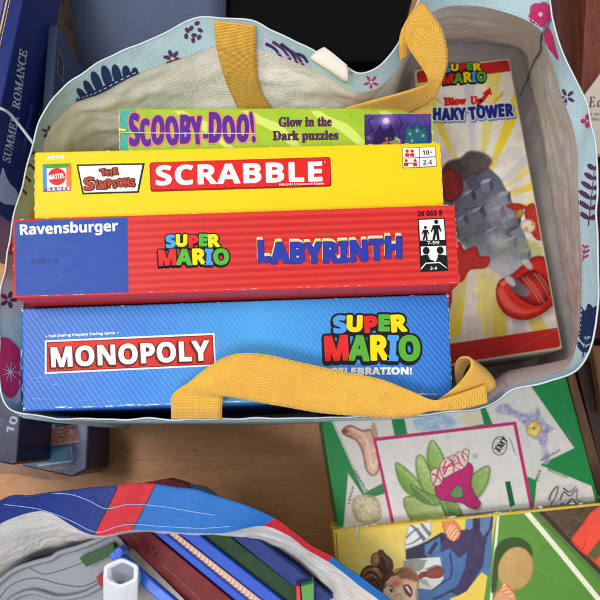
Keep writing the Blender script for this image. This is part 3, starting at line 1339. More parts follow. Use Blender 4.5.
def stripes_mat(name, c_dark, c_mid, c_light, x0, x1):
    """printed blue with fine slanting lines; a sheen, brightest mid-way, is painted into the colour"""
    m, nt, b = nodes_of(name, c_mid, 0.38, 0.3)
    g = N(nt, 'ShaderNodeNewGeometry')
    sp = N(nt, 'ShaderNodeSeparateXYZ')
    nt.links.new(g.outputs['Position'], sp.inputs[0])
    mr = N(nt, 'ShaderNodeMapRange')
    mr.inputs[1].default_value = x0
    mr.inputs[2].default_value = x1
    nt.links.new(sp.outputs[0], mr.inputs[0])
    r = ramp(nt, [(0.0, c_dark), (0.25, c_mid), (0.5, c_light), (0.8, c_mid), (1.0, c_dark)])  # sheen painted into the colour: bright middle, darker ends
    nt.links.new(mr.outputs[0], r.inputs[0])
    w = N(nt, 'ShaderNodeTexWave', wave_type='BANDS', bands_direction='X', i_Scale=110.0, i_Distortion=0.0)
    mp = N(nt, 'ShaderNodeMapping')
    mp.inputs['Rotation'].default_value = (0, 0, math.radians(-38))
    nt.links.new(g.outputs['Position'], mp.inputs[0])
    nt.links.new(mp.outputs[0], w.inputs['Vector'])
    mx = N(nt, 'ShaderNodeMix', data_type='RGBA')
    mx.inputs[7].default_value = (*lin((104, 182, 236)), 1)
    mm = N(nt, 'ShaderNodeMath', operation='MULTIPLY')
    mm.inputs[1].default_value = 0.26
    nt.links.new(w.outputs['Fac'], mm.inputs[0])
    nt.links.new(mm.outputs[0], mx.inputs[0])
    nt.links.new(r.outputs[0], mx.inputs[6])
    nt.links.new(mx.outputs[2], b.inputs['Base Color'])
    n3 = N(nt, 'ShaderNodeTexNoise', i_Scale=24.0, i_Detail=3.0)
    nt.links.new(g.outputs['Position'], n3.inputs['Vector'])
    bp = N(nt, 'ShaderNodeBump', i_Strength=0.1, i_Distance=0.01)
    nt.links.new(n3.outputs['Fac'], bp.inputs['Height'])
    nt.links.new(bp.outputs[0], b.inputs['Normal'])
    return m


LOGO_COLS = {'B': BLUE, 'Y': YEL, 'R': RED, 'G': GREEN}


def plumber_logo(face, parent, sup, mar, lay=2, ow=1.5, res=0.4, cols=('BYRGY', 'RGYBG'), fatter=None):
    """two lines of fat multi-coloured capitals on a shared black outline"""
    I = Ink(face)
    P = []
    for (s, p0, p1, h, cc, bn) in (('SUPER', sup[0], sup[1], sup[2], cols[0], [(0, .06, 1.06), (1, -.04, 1), (0, .03, 1.0), (1, -.03, 1), (0, .05, 1.05)]),
                                   ('MARIO', mar[0], mar[1], mar[2], cols[1], [(0, .05, 1.0), (0, -.04, 1), (.5, .04, 1), (0, -.03, 1.0), (0, .06, 1.0)])):
        P.append((I.text(s, p0, p1, h, BLACK, ret=True, track=-12, bounce=bn), cc))
    allr = [r for per, cc in P for rings in per for r in rings]
    I.fat(allr, ow * 1.9, BLACK, lay, res)
    sh = [[(x - ow * .4, y + ow * 1.3) for x, y in r] for r in allr]
    for per, cc in P:
        for rings, c in zip(per, cc):
            I.fat(rings, fatter or ow * 0.55, LOGO_COLS[c], lay + 2, res)
    I2 = Ink(face)
    I2.fat(sh, ow * 1.7, BLACK, lay - 1, res)
    I.v += I2.v
    b = len(I.v) - len(I2.v)
    I.p += [tuple(b + i for i in f) for f in I2.p]
    I.mi += [I._mat(BLACK)] * len(I2.p)
    return I.build('logo', parent)


# ---- red maze game
RZ = 0.285
REDBOX = card('red box card', (212, 54, 50), 0.4, 0.04, 0.08)
q = [(12.5, 219.5), (455, 204.5), (460, 284), (13.5, 298)]
red = thing('game_box', 'red maze board game box with a royal blue left end, standing on edge', 'game box', (at(235, 250, RZ).x, at(235, 250, RZ).y, 0.02), 'boxed games packed in the flowered tote')
solid('lid', q, RZ, RZ - 0.05, REDBOX, red, 0.0016)
solid('tray', [(20, 224), (448, 210), (452, 289), (20, 300)], RZ - 0.234, 0.03, card('red tray', (176, 34, 38)), red, 0.001)
FR = horiz(RZ)
I = Ink(FR)
ST2 = card('deep red stripe', (190, 38, 38), 0.4)
nst = 10
for k in range(nst):
    t0 = 0.045 + k * 0.096
    t1 = t0 + 0.045
    L = lambda t: (128.5, 217.5 + (295.5 - 217.5) * t)
    R_ = lambda t: (453.5 + 4.5 * t, 207 + (281.5 - 207) * t)
    I.poly([L(t0), R_(t0), R_(t1), L(t1)], ST2, 1)
I.build('striped_print', red)
I = Ink(FR)
I.poly([(14.5, 221.5), (127.5, 217.5), (128.5, 292.5), (15.5, 296)], card('royal blue ink', (30, 70, 156), 0.4, 0.02), 1)
I.build('blue_end_panel', red)
I = Ink(FR)
I.text('Ravensburger', (20.5, 235), (118, 231), 10.2, WHITE, 2, 'sans', fatten=0.22, track=-15, res=0.35)
I.text('762871 05', (30, 264), (59, 262.5), 4.2, card('faint stamp', (44, 60, 118)), 2, 'sans')
I.build('maker_lettering', red)
plumber_logo(FR, red, ((167, 247.5), (219, 246.5), 11), ((159.5, 265), (228.5, 264.2), 14.6), 2, 1.15, 0.35, 'BYRGY RGYBG'.split(), .8)
I = Ink(FR)
bn = [(2.5, 0, 1.03), (0.5, .03, 1), (0, -.02, 1), (-.6, 0.02, 1), (-.6, -.02, 1), (-.4, 0, 1), (0, .02, 1), (.6, 0, 1), (2, -.03, 1.04)]
per = I.text('LABYRINTH', (259.5, 264), (401, 259.5), 19.5, BLACK, ret=True, track=30, bounce=bn)
allr = [r for g in per for r in g]
sand = card('sand ink', (232, 204, 120))
shifted = [[(x + dx, y + dy) for x, y in r] for r in allr for dx, dy in ((0, 0),)]
for k in range(4):
    I.fat([[(x - (1.0 - k * .3), y - (3.4 - k * 0.9)) for x, y in r] for r in allr], 1.0, sand if k else card('pale sand ink', (246, 232, 176)), 1.4 + 0.35 * k, 0.4)
I.fat(allr, 1.5, card('dark blue ink', (34, 44, 120)), 3.2, 0.4)
I.fat(allr, 1.0, card('blue letter ink', (40, 54, 158)), 4.2, 0.4)
I.build('title_lettering', red)
I = Ink(FR)
I.text('26 063 8', (417.5, 216.5), (442, 215.5), 5.2, BLACK, 2, 'sans', fatten=0.12, res=0.35)
I.poly([(417.5, 219), (444.5, 218), (448, 271), (420.5, 272)], BLACK, 2)
I.poly([(418.7, 220.2), (443.5, 219.2), (445, 240), (420, 240.8)], WHITE, 3)
I.poly([(420.6, 246.8), (445.6, 246), (446.2, 256), (440, 262), (427, 263), (421.2, 258)], WHITE, 3)


def little_person(ink, x, y, h, mat, layer):
    ink.poly(ellipse(x, y - h * .88, h * .1, h * .11), mat, layer)
    ink.poly([(x - h * .16, y - h * .72), (x + h * .16, y - h * .73), (x + h * .27, y - h * .42), (x + h * .21, y - h * .39), (x + h * .12, y - h * .56),
              (x + h * .12, y - h * .38), (x + h * .17, y), (x + h * .05, y), (x, y - h * .3), (x - h * .07, y), (x - h * .19, y), (x - h * .12, y - h * .38),
              (x - h * .12, y - h * .56), (x - h * .21, y - h * .38), (x - h * .27, y - h * .41)], mat, layer)


little_person(I, 425.2, 240.6, 14.5, BLACK, 4)
little_person(I, 436, 240.2, 20.5, BLACK, 4)
I.text('7-99', (427, 244.9), (439, 244.4), 3.2, WHITE, 4)
I.poly(ellipse(426, 251, 3.4, 3.8), BLACK, 4)
I.poly(ellipse(440, 250.5, 3.4, 3.8), BLACK, 4)
I.poly([(421, 256), (424, 255), (428, 255), (430, 260), (434, 261), (434, 262.5), (426, 263), (421, 262)], BLACK, 4)
I.poly([(446, 255.5), (438, 254.5), (437, 259), (435, 262.5), (446, 262)], BLACK, 4)
I.poly([(421, 270), (426, 264), (439, 263.4), (447, 269), (446.5, 268), (439.4, 262.2), (425.4, 263), (420.6, 268.6)], WHITE, 5)
I.text('2-4', (430, 270.2), (437, 269.8), 3.2, WHITE, 4)
I.build('age_symbol', red)

wear(FR, red, [(12.5, 219.5), (455, 204.5), (460, 284), (13.5, 298)], card('bare pink board', (232, 190, 184)), 60, 2, (0, 1, 2, 2, 3))

# ---- blue property trading game
BZ = 0.262
BLUEBOX = stripes_mat('blue box card', (30, 80, 178), (38, 112, 204), (66, 158, 226), -0.18, 0.125)
q = [(20.5, 308.5), (448.5, 294), (452.5, 395), (22.5, 411)]
blue = thing('game_box', 'sky blue property trading game box standing on edge at the front of the tote', 'game box', (at(235, 350, BZ).x, at(235, 350, BZ).y, 0.02), 'boxed games packed in the flowered tote')
solid('lid', q, BZ, BZ - 0.05, BLUEBOX, blue, 0.0016)
solid('tray', [(26, 313), (444, 299), (446, 390), (28, 408)], BZ - 0.213, 0.03, card('navy tray', (24, 40, 92)), blue, 0.001)
FB = horiz(BZ)
I = Ink(FB)
I.poly([(45, 340.5), (214.5, 333), (216, 366), (45, 374)], WHITE, 1)
I.poly([(46.8, 342.3), (212.8, 335), (214.2, 364.4), (46.8, 372.1)], card('panel edge ink', (120, 18, 22)), 2)
I.poly([(47.8, 343.2), (211.9, 336), (213.3, 363.5), (47.8, 371.1)], card('panel red ink', (204, 44, 34)), 3)
I.build('title_panel', blue)
I = Ink(FB)
per = I.text('MONOPOLY', (52.5, 367), (209.5, 360), 19, WHITE, ret=True, track=10)
allr = [r for g in per for r in g]
I.fat([[(x - 1.2, y + .9) for x, y in r] for r in allr], 1.9, card('letter shade ink', (96, 14, 16)), 4, 0.4)
I.fat(allr, 1.05, card('letter edge ink', (70, 16, 16)), 5, 0.35)
I.fat(allr, 0.62, WHITE, 6, 0.3)
I.text('Fast Dealing Property Trading Game', (49, 337.3), (115, 334.2), 2.6, WHITE, 2, fatten=0.08, res=0.3)
for x, y in ((46.5, 336.4), (118, 333)):
    I.poly(ellipse(x, y, .8, .8, 0, 8), WHITE, 2)
I.text('E9517', (219.5, 352), (218.5, 336), 2.4, card('dim ink', (120, 170, 216)), 2)
I.build('title_lettering', blue)
plumber_logo(FB, blue, ((334.5, 332.5), (405.5, 331), 14.8), ((325.5, 360), (419, 360), 23.5), 2, 1.75, 0.4, 'BYRGY RGYBG'.split(), 1.15)
I = Ink(FB)
I.text('CELEBRATION!', (331, 374.8), (411.5, 374.2), 6.6, WHITE, 2, 'sans', fatten=0.42, res=0.35)
I.build('subtitle_lettering', blue)
# worn white corners and scuffs where the ink has rubbed off the board
I = Ink(FB)
for _ in range(26):
    x = random.uniform(40, 440)
    y = 410 - (x - 22) * 0.0372 - random.uniform(0.4, 1.4)
    w = random.uniform(1.5, 9)
    I.poly(blob((x - w, y), (x, y - random.uniform(.3, .8)), (x + w, y - .04 * w), (x + w * .3, y + random.uniform(.2, .6)), n=3), WHITE, 1 if _ % 2 else 1.5)
for x, y, r in ((22.5, 310.5, 1.0), (24.3, 408.5, 1.2), (447.8, 296.2, 1.1)):
    I.poly(ellipse(x, y, r, r * .8), WHITE, 1)
I.build('worn_edge', blue)

wear(FB, blue, [(20.5, 308.5), (448.5, 294), (452.5, 395), (22.5, 411)], card('bare pale board', (190, 208, 226)), 46, 4, (0, 1, 2, 3))
I = Ink(FB)
for k in range(9):
    x, y = random.uniform(30, 120), random.uniform(375, 402)
    I.line([(x, y), (x + random.uniform(6, 26), y - random.uniform(-2, 5))], (.5, .2), card('scuff ink', (120, 170, 224)), 1.3 + k * .03)
I.build('scuff', blue)

# ---- yellow word game
YZ = 0.275
YBOX = card('yellow box card', (240, 202, 22), 0.4, 0.03, 0.06)
q = [(34.5, 152), (440.5, 142.5), (444, 209), (34, 219)]
yel = thing('game_box', 'bright yellow word game box standing on edge behind the red maze box', 'game box', (at(235, 180, YZ).x, at(235, 180, YZ).y, 0.02), 'boxed games packed in the flowered tote')
solid('lid', q, YZ, YZ - 0.05, YBOX, yel, 0.0014)
solid('tray', [(40, 156), (435, 147), (438, 206), (40, 215)], YZ - 0.226, 0.03, card('yellow tray', (206, 170, 20)), yel, 0.001)
FY = horiz(YZ)
I = Ink(FY)
I.poly([(42.5, 164.5), (71, 163.5), (71.2, 190.8), (43, 192)], card('print blue', (60, 140, 206)), 1)
I.poly([(42.5, 164.5), (71, 163.5), (66.5, 168), (47, 168.8)], card('print green', (70, 150, 60)), 2)
I.poly([(71, 163.5), (71.2, 190.8), (66.8, 187), (66.5, 168)], card('print orange', (232, 118, 40)), 2)
I.poly([(43, 192), (71.2, 190.8), (66.8, 187), (47.2, 187.8)], card('print violet', (120, 56, 130)), 2)
I.poly([(47, 168.8), (66.5, 168), (66.8, 187), (47.2, 187.8)], WHITE, 3)
I.poly(ellipse(57.2, 177, 8.8, 8.6, 0, 40), RED, 4)
I.text('MATTEL', (49.2, 180.2), (65.2, 178.2), 4.6, WHITE, 5, 'sans', fatten=0.18, res=0.3)
I.text('GAMES', (47.5, 191.3), (70, 190.4), 3.0, WHITE, 4, 'sans', fatten=0.1, track=150, res=0.3)
I.text('H8798', (48, 160), (64.5, 159.4), 3.8, WHITE, 2, 'sans', fatten=.1, res=.3)
I.build('maker_emblem', yel)
I = Ink(FY)
I.poly([(76.5, 164.5), (144.8, 163.2), (138.8, 192.8), (82.5, 194.5)], BLACK, 1)
I.poly([(78.5, 166.2), (142.5, 165), (137.3, 191.2), (84, 192.8)], WHITE, 2)
brick = card('brick ink', (176, 62, 40))
bn2 = [(0, .1, 1.1), (-.5, -.1, 1), (.4, .05, 1.08), (-.3, -.06, .95), (.5, .08, 1)]
for s, a, b, h in (('THE', (101.5, 175.8), (118, 174.8), 5.6), ('IMPSONS', (97, 189), (135.5, 186), 7.4)):
    pr = I.text(s, a, b, h, brick, ret=True, track=40, bounce=bn2, shear=-.12)
    rr = [r for g in pr for r in g]
    I.fat(rr, 1.15, BLACK, 3, 0.3)
    I.fat(rr, 0.35, brick, 4, 0.3)
pr = I.text('S', (85, 190.4), (94.5, 189.8), 12.0, brick, ret=True)
rr = [r for g in pr for r in g]
I.fat(rr, 1.2, BLACK, 3.4, 0.3)
I.fat(rr, 0.4, brick, 4.4, 0.3)
I.build('series_plate', yel)
I = Ink(FY)
I.poly(rrect([(149.5, 162.5), (330.5, 157), (331.5, 186.6), (150.5, 192)], 3), card('plate shade', (150, 20, 20)), 1)
I.poly(rrect([(150.5, 162.8), (329.6, 157.8), (330.4, 185), (151.5, 190)], 3), card('plate red', (214, 34, 30)), 2)
I.build('title_plate', yel)
I = Ink(FY)
I.text('SCRABBLE', (156.5, 185.2), (322, 181), 18.8, WHITE, 3, 'sans', fatten=0.6, track=35, res=0.35)
I.text('BRAND Crossword Game', (279, 185.9), (324, 184.6), 2.4, WHITE, 3, 'serif', fatten=.05, res=.3)
I.text('R', (324.3, 163.2), (325.6, 163.1), 1.6, WHITE, 3, 'sans')
I.build('title_lettering', yel)
I = Ink(FY)
I.poly(rrect([(402, 148), (435.5, 146.6), (436.5, 166.8), (402.8, 168.4)], 1), BLACK, 1)
I.poly(rrect([(402.5, 148.5), (435, 147.1), (436, 166.3), (403.3, 167.9)], 1), WHITE, 2)
I.line([(402.6, 158.4), (436, 157)], 0.6, BLACK, 3)
I.line([(419, 148), (419.6, 167.4)], 0.6, BLACK, 3)
for x in (407, 412):
    I.poly(ellipse(x, 151.4, 1.7, 1.7, 0, 14), RED, 3)
    I.poly([(x - 2, 157), (x - 2, 153.6), (x + 2, 153.5), (x + 2.2, 157)], RED, 3)
for x in (406, 415):
    I.poly(ellipse(x, 160.8, 1.5, 1.5, 0, 14), RED, 3)
    I.poly([(x - 2, 166.5), (x - 2, 162.8), (x + 1.8, 162.8), (x + 2, 166.5)], RED, 3)
I.line([(407, 163.6), (414, 163.4)], 1.0, RED, 4)
I.text('10+', (422.5, 155.2), (432.5, 154.8), 4.6, BLACK, 3)
I.text('2-4', (423, 165), (432, 164.7), 4.6, BLACK, 3)
I.build('age_symbol', yel)

wear(FY, yel, [(34.5, 152), (440.5, 142.5), (444, 209), (34, 219)], card('bare cream board', (248, 240, 196)), 34, 6, (0, 1, 3))

# ---- lime green puzzle box
GZ = 0.252
LIME = card('lime box card', (164, 192, 54), 0.38, 0.05, 0.1)
q = [(118.5, 108.5), (432.5, 107.5), (434.5, 150), (119, 158)]
grn = thing('puzzle_box', 'lime green puzzle box standing on edge at the back of the packed row', 'puzzle box', (at(270, 128, GZ).x, at(270, 128, GZ).y, 0.02), 'boxed games packed in the flowered tote')
solid('lid', q, GZ, GZ - 0.05, LIME, grn, 0.0013)
solid('tray', [(124, 113), (428, 112), (430, 147), (124, 154)], GZ - 0.203, 0.03, card('green tray', (120, 150, 50)), grn, 0.001)
FG = horiz(GZ)
I = Ink(FG)
I.poly([(120, 110), (136, 110), (127, 150), (120.5, 156)], card('teal ink', (70, 168, 150)), 1)
PL = card('pale lime ink', (204, 222, 110))
for k in range(8):
    x = 150 + k * 34
    I.poly(cat_rom([(x, 111), (x + 12, 118), (x + 30, 126), (x + 52, 150)], 5) + cat_rom([(x + 44, 150), (x + 18, 130), (x + 2, 122), (x - 10, 111)], 5), PL if k % 2 else card('mid lime ink', (150, 192, 40)), 1)
I.poly([(398, 110), (431, 109.5), (431, 130), (424, 118), (412, 112)], card('orange ink', (216, 150, 70)), 1.6)
I.build('swirl_print', grn)
I = Ink(FG)
bn3 = [(0, 0, 1.15), (-.6, .05, .95), (.8, -.05, 1), (-.4, .06, 1), (.6, -.04, 1), (-.4, .05, .98), (0, 0, .8), (.4, -.05, 1.08), (-.3, .06, .95), (.5, -.05, .95), (0, .08, 1.1)]
pr = I.text('SCOOBY-DOO!', (131, 145.5), (254, 141.5), 27, BLACK, ret=True, track=30, bounce=bn3)
rr = [r for g in pr for r in g]
I.fat(rr, 2.2, card('coral outline ink', (226, 128, 120)), 2, 0.4)
I.fat(rr, 0.9, card('purple ink', (84, 40, 140)), 3, 0.4)
I.build('title_lettering', grn)
I = Ink(FG)
DP = card('dark plum ink', (82, 38, 78))
I.text('Glow in the', (279, 126.6), (331.5, 126), 9.2, DP, 2, 'serif', fatten=0.45, res=.35)
I.text('Dark puzzles', (273, 140.2), (338, 139.6), 9.2, DP, 2, 'serif', fatten=0.45, res=.35)
I.build('subtitle_lettering', grn)
A = Paint(FG, (362, 111, 434, 148), (60, 44, 116), 0.4)
A.shape(blob((366, 112), (400, 110), (432, 114), (430, 124), (400, 122), (372, 126)), (96, 78, 160), 5, .7)
A.shape(ellipse(386, 121, 7, 6), (150, 128, 200), 4, .7)
A.shape(ellipse(386, 121, 3.2, 3.0), (220, 200, 236), .8)
A.shape([(372, 148), (374, 134), (378, 130), (380, 124), (383, 130), (388, 130), (391, 124), (394, 132), (398, 148)], (38, 28, 74), .9)
A.shape([(404, 148), (405, 131), (409, 123), (413, 129), (417, 121), (421, 129), (426, 125), (430, 148)], (36, 98, 112), 1.0, 1, (24, 60, 84), 2.5)
for x, y in ((410, 134), (417, 131), (423, 136), (412, 141)):
    A.shape(ellipse(x, y, 1.3, 1.7), (150, 190, 160), .6, .8)
A.line(cat_rom([(396, 148), (400, 138), (398, 130), (402, 124), (399, 118)], 5), 1.2, (30, 24, 50), .7, .9)
A.line(cat_rom([(364, 136), (372, 130), (368, 122), (374, 117)], 5), 1.2, (30, 24, 50), .7, .9)
for k in range(22):
    A.shape(ellipse(random.uniform(366, 400), random.uniform(137, 147), random.uniform(1, 3), random.uniform(.8, 2.2), random.uniform(0, 90), 10), random.choice([(150, 170, 120), (90, 60, 110), (200, 190, 150), (70, 120, 80), (206, 120, 60)]), .8, .8)
A.mottle(.12, 4)
A.build('picture_panel', grn, [(364, 114.5), (431, 113.8), (432, 146.5), (364.6, 147)], PRINT, 2)
tape = card('clear tape', (214, 226, 150), 0.15)
I = Ink(FG)
I.line([(121, 133), (170, 133.8), (255, 134)], 0.7, tape, 6)
I.line([(118.9, 130), (126, 131)], 2.2, tape, 6)
I.build('tape', grn)

wear(FG, grn, [(118.5, 108.5), (432.5, 107.5), (434.5, 150), (119, 158)], card('bare lime board', (226, 234, 190)), 30, 8, (0, 1, 3))

# ---- tower game lying flat at the right
TZ = 0.105
CREAM = card('cream box card', (222, 214, 196), 0.36, 0.05, 0.06)
q = [(414, 69), (510, 57), (563.5, 349), (446, 367)]
tow = thing('game_box', 'cream, yellow and red tower game box lying flat beside the upright boxes', 'game box', (at(485, 210, TZ).x, at(485, 210, TZ).y, 0.006), 'boxed games packed in the flowered tote')
solid('lid', q, TZ, 0.094, CREAM, tow, 0.003)
FT = horiz(TZ)


def tq(u, v):
    a, b, c, d = [Vector(p) for p in q]
    p = (a * (1 - u) + b * u) * (1 - v) + (d * (1 - u) + c * u) * v
    return (p.x, p.y)


# the picture on the lid: rays, tumbling blocks, smoke and a big inflated red base
A = Paint(FT, (412, 54, 566, 370), (246, 240, 228), 0.42)
rr_ = random.Random(3)
cx, cy = 476, 205
for k in range(30):
    a0 = math.radians(k * 12 + rr_.uniform(-3, 3))
    a1 = a0 + math.radians(rr_.uniform(4, 7.5))
    R1 = 240
    A.shape([(cx + math.cos(a0) * 18, cy + math.sin(a0) * 18), (cx + math.cos(a0) * R1, cy + math.sin(a0) * R1),
             (cx + math.cos(a1) * R1, cy + math.sin(a1) * R1), (cx + math.cos(a1) * 18, cy + math.sin(a1) * 18)],
            [(250, 222, 50), (250, 246, 232), (222, 216, 226), (248, 232, 120)][k % 4], 1.0, 0.9)
for k in range(70):
    u, v = rr_.uniform(0, 1), rr_.uniform(.05, .93)
    x, y = tq(u, v)
    s = rr_.uniform(3, 8)
    q4 = [(x - s, y - s * .8), (x + s, y - s), (x + s * 1.1, y + s * .8), (x - s * .9, y + s)]
    A.shape(q4, [(236, 228, 204), (210, 202, 210), (236, 220, 120), (224, 216, 200), (222, 206, 190)][k % 5], 0.9, 0.38)
A.shape([tq(0, .90), tq(1, .90), tq(1, .95), tq(0, .95)], (226, 220, 206), 3, .7)
# long bars of yellow and lilac near the lower end
for pts, c in (([(480, 262), (508, 262), (507, 352), (488, 354)], (226, 212, 118)), ([(492, 300), (506, 300), (506, 346), (494, 348)], (222, 200, 74)), ([(512, 318), (524, 320), (530, 344), (514, 347)], (198, 194, 208)),
               ([(527, 320), (541, 316), (552, 340), (537, 343)], (224, 204, 84)), ([(446, 256), (456, 250), (462, 300), (450, 330)], (232, 218, 150)), ([(466, 318), (480, 314), (486, 350), (468, 354)], (230, 224, 210))):
    A.shape(pts, c, 1.6, .8)
# tumbling grey tower
A.shape([(446, 184), (463, 166), (473, 176), (487, 166), (500, 178), (514, 205), (524, 232), (534, 262), (520, 282), (500, 276), (476, 258), (455, 236), (438, 206)], (86, 90, 110), 1.2, 1, None, 4, (150, 154, 172), 60, .08)
for k in range(22):
    x, y = rr_.uniform(446, 512), rr_.uniform(178, 250)
    if x - 440 > (y - 150) * 1.2:
        continue
    s = rr_.uniform(5, 10)
    c = rr_.choice([(92, 96, 114), (124, 128, 146), (146, 150, 166), (84, 84, 100), (112, 112, 128)])
    A.shape([(x - s, y - s * .3), (x + s * .3, y - s), (x + s, y + s * .3), (x - s * .3, y + s)], c, .7, .9, tuple(v - 30 for v in c), 1.2)
for k in range(5):
    A.line([(446 + k * 9, 196 + k * 7), (462 + k * 13, 184 + k * 10)], 1.0, (70, 72, 88), .7, .7)
A.shape(blob((442, 174), (447, 162), (460, 158), (470, 151), (486, 154), (492, 163), (480, 174), (466, 180), (455, 188)), (66, 52, 56), 1.8, .95, None, 4, (96, 84, 92), 0, .25)
A.shape(blob((440, 176), (447, 168), (457, 172), (463, 186), (459, 198), (448, 202), (442, 194)), (140, 44, 42), 1.6, .95, (96, 30, 34), 5, None, 0, .2)
A.shape(blob((436, 224), (448, 216), (458, 226), (452, 240), (440, 240)), (92, 74, 84), 2.0, .8, None, 4, None, 0, .2)
for x, y, s, an in ((462, 196, 9, -20), (480, 184, 9, -12), (498, 196, 9, -6), (470, 214, 10, -24), (490, 212, 10, -14), (508, 218, 9, -8), (484, 234, 10, -20), (504, 242, 9, -12), (456, 222, 8, -30), (520, 252, 8, 4)):
    a = math.radians(an)
    e1, e2 = (math.cos(a) * s, math.sin(a) * s), (-math.sin(a) * s, math.cos(a) * s)
    g = rr_.randint(-10, 14)
    o3 = (x + s * .35, y - s * .45)
    A.shape([(x, y), (x + e1[0], y + e1[1]), (x + e1[0] + e2[0], y + e1[1] + e2[1]), (x + e2[0], y + e2[1])], (112 + g, 116 + g, 136 + g), .6, .95)
    A.shape([(x, y), (x + e1[0], y + e1[1]), (o3[0] + e1[0], o3[1] + e1[1]), o3], (164 + g, 168 + g, 184 + g), .6, .95)
    A.shape([(x + e1[0], y + e1[1]), (x + e1[0] + e2[0], y + e1[1] + e2[1]), (o3[0] + e1[0] + e2[0], o3[1] + e1[1] + e2[1]), (o3[0] + e1[0], o3[1] + e1[1])], (70 + g, 72 + g, 92 + g), .6, .95)
# smoke and dust in front of the tower
for x, y, rx, ry, c, al in ((500, 214, 14, 22, (176, 178, 188), .6), (486, 250, 24, 15, (150, 152, 164), .7), (512, 246, 16, 12, (150, 160, 140), .6), (530, 252, 12, 14, (128, 156, 108), .5), (505, 268, 16, 12, (188, 190, 196), .7),
                            (478, 230, 16, 16, (122, 126, 140), .6), (518, 190, 8, 16, (198, 196, 200), .5), (466, 236, 10, 8, (96, 118, 92), .55), (498, 240, 10, 8, (214, 214, 212), .6), (492, 272, 20, 10, (214, 208, 196), .6), (538, 228, 10, 18, (212, 206, 196), .5),
                            (546, 272, 8, 9, (222, 218, 214), .6), (526, 268, 12, 9, (200, 190, 180), .6)):
    A.shape(blob(*[(x + rx * math.cos(t) * rr_.uniform(.8, 1.12), y + ry * math.sin(t) * rr_.uniform(.8, 1.12)) for t in [j * math.pi / 4.5 for j in range(9)]], n=4), c, 4.0, al * .75, None, 4, None, 0, .1)
# broken red pieces
for pts in ([(447, 246), (460, 242), (464, 250), (476, 246), (480, 256), (490, 257), (486, 268), (470, 270), (462, 282), (449, 276)],
            [(524, 212), (532, 203), (539, 212), (541, 226), (545, 238), (537, 240), (530, 230)], [(506, 206), (516, 203), (527, 207), (517, 211)],
            [(436, 256), (447, 262), (452, 300), (442, 320), (436, 300)]):
    A.shape(blob(*pts, n=3), (196, 48, 40), .9, .95, (146, 32, 32), 3, None, 0, .12)
A.shape(ellipse(528, 226, 7.5, 6.5, 20), (236, 230, 216), .8, 1, (190, 180, 166), 3)
A.shape(ellipse(526, 229, 2.4, 2.2), (230, 170, 60), .6)
A.shape(ellipse(533, 224, 2.2, 2.0), (230, 170, 60), .6)
A.shape(ellipse(519, 214, 4, 6, 30), (196, 140, 60), .9, .9, (120, 84, 50), 3)
# the inflated base
base = blob((496, 290), (500, 280), (512, 274), (524, 264), (536, 256), (547, 260), (553, 282), (556, 299), (545, 312), (526, 320), (508, 316), (498, 304), n=6)
A.shape([(x + 2, y + 4) for x, y in base], (110, 96, 96), 5, .5)
A.shape(base, (212, 46, 38), .9, 1, (140, 22, 24), 7)
A.shape(blob((512, 284), (520, 276), (532, 270), (544, 276), (551, 290), (547, 301), (536, 306), (524, 301), (515, 294), n=6), (150, 34, 34), 1.2, 1, (98, 18, 22), 5)
A.shape(blob((524, 284), (534, 280), (543, 288), (541, 298), (530, 298), n=6), (206, 60, 52), 3, .8)
A.shape(blob((509, 280), (514, 277), (522, 284), (530, 291), (526, 297), (512, 291), n=5), (86, 76, 82), 1.4, .95, None, 4, (130, 124, 128), 0)
for dx in (0, 12):
    for o_, w_ in ((0, 1.0), (3, .7), (5, .6)):
        A.line(cat_rom([(522 + dx + o_, 277 - dx * .3), (531 + dx + o_, 288 - dx * .2), (540 + dx * .8 + o_, 303 - dx * .4)], 5), w_, (228, 150, 140), .5, .8)
A.shape(blob((497, 292), (502, 287), (510, 300), (524, 310), (540, 309), (524, 314), (506, 308), n=5), (236, 110, 92), 2.2, .75)
A.shape(blob((500, 283), (508, 279), (504, 286), n=4), (240, 150, 110), 1.5, .8)
# pale posts standing on the base
for x, y, s in ((508, 283, 1.0), (525, 266, .8)):
    A.shape(blob((x - 4, y - 6), (x + 3, y - 7), (x + 8, y + 1), (x + 5, y + 4), (x - 1, y), n=4), (206, 204, 206), .8, .9, (150, 146, 150), 2)
A.shape([tq(-.02, -.02), tq(1.02, -.02), tq(1.02, .048), tq(-.02, .048)], (200, 42, 36), .8)
A.shape([tq(-.02, .926), tq(1.02, .926), tq(1.02, 1.03), tq(-.02, 1.03)], (188, 36, 34), .8, 1, None, 4, (206, 50, 44), 20)
A.line([tq(.55, .99), tq(.78, .955), tq(.99, .93)], .7, (222, 120, 100), .5, .6)
A.mottle(.025, 5)
A.build('lid_picture', tow, rrect([(416, 71.2), (508.6, 59.6), (561, 347), (448, 364.6)], 4), PRINT)
plumber_logo(FT, tow, ((444.5, 72.6), (480.5, 70.6), 6.6), ((443, 84.4), (486, 81.6), 9.6), 3, .75, 0.3, ('BYRGY', 'RGYBG'))
I = Ink(FT)
pr = I.text('Blow', (444.5, 105.6), (466, 104.3), 7.0, RED, ret=True, font='serif', bounce=[(0, .04, 1.1), (0, 0, 1)])
pr += I.text('Up', (470.5, 104.2), (481, 104.4), 7.6, RED, ret=True, font='serif')
I.fat([r for g in pr for r in g], 1.5, WHITE, 3, .3)
I.fat([r for g in pr for r in g], .7, RED, 4, .3)
I.poly([(478, 102), (484, 95), (482, 94), (490, 87.5), (492, 96), (489, 94.5), (483, 103)], RED, 4)
I.poly([(492, 103), (502, 92), (504, 94), (495, 104)], card('spark yellow', (240, 196, 60)), 3)
I.poly([(434, 96), (440, 101), (442, 105), (434, 99)], card('spark yellow', (240, 196, 60)), 3)
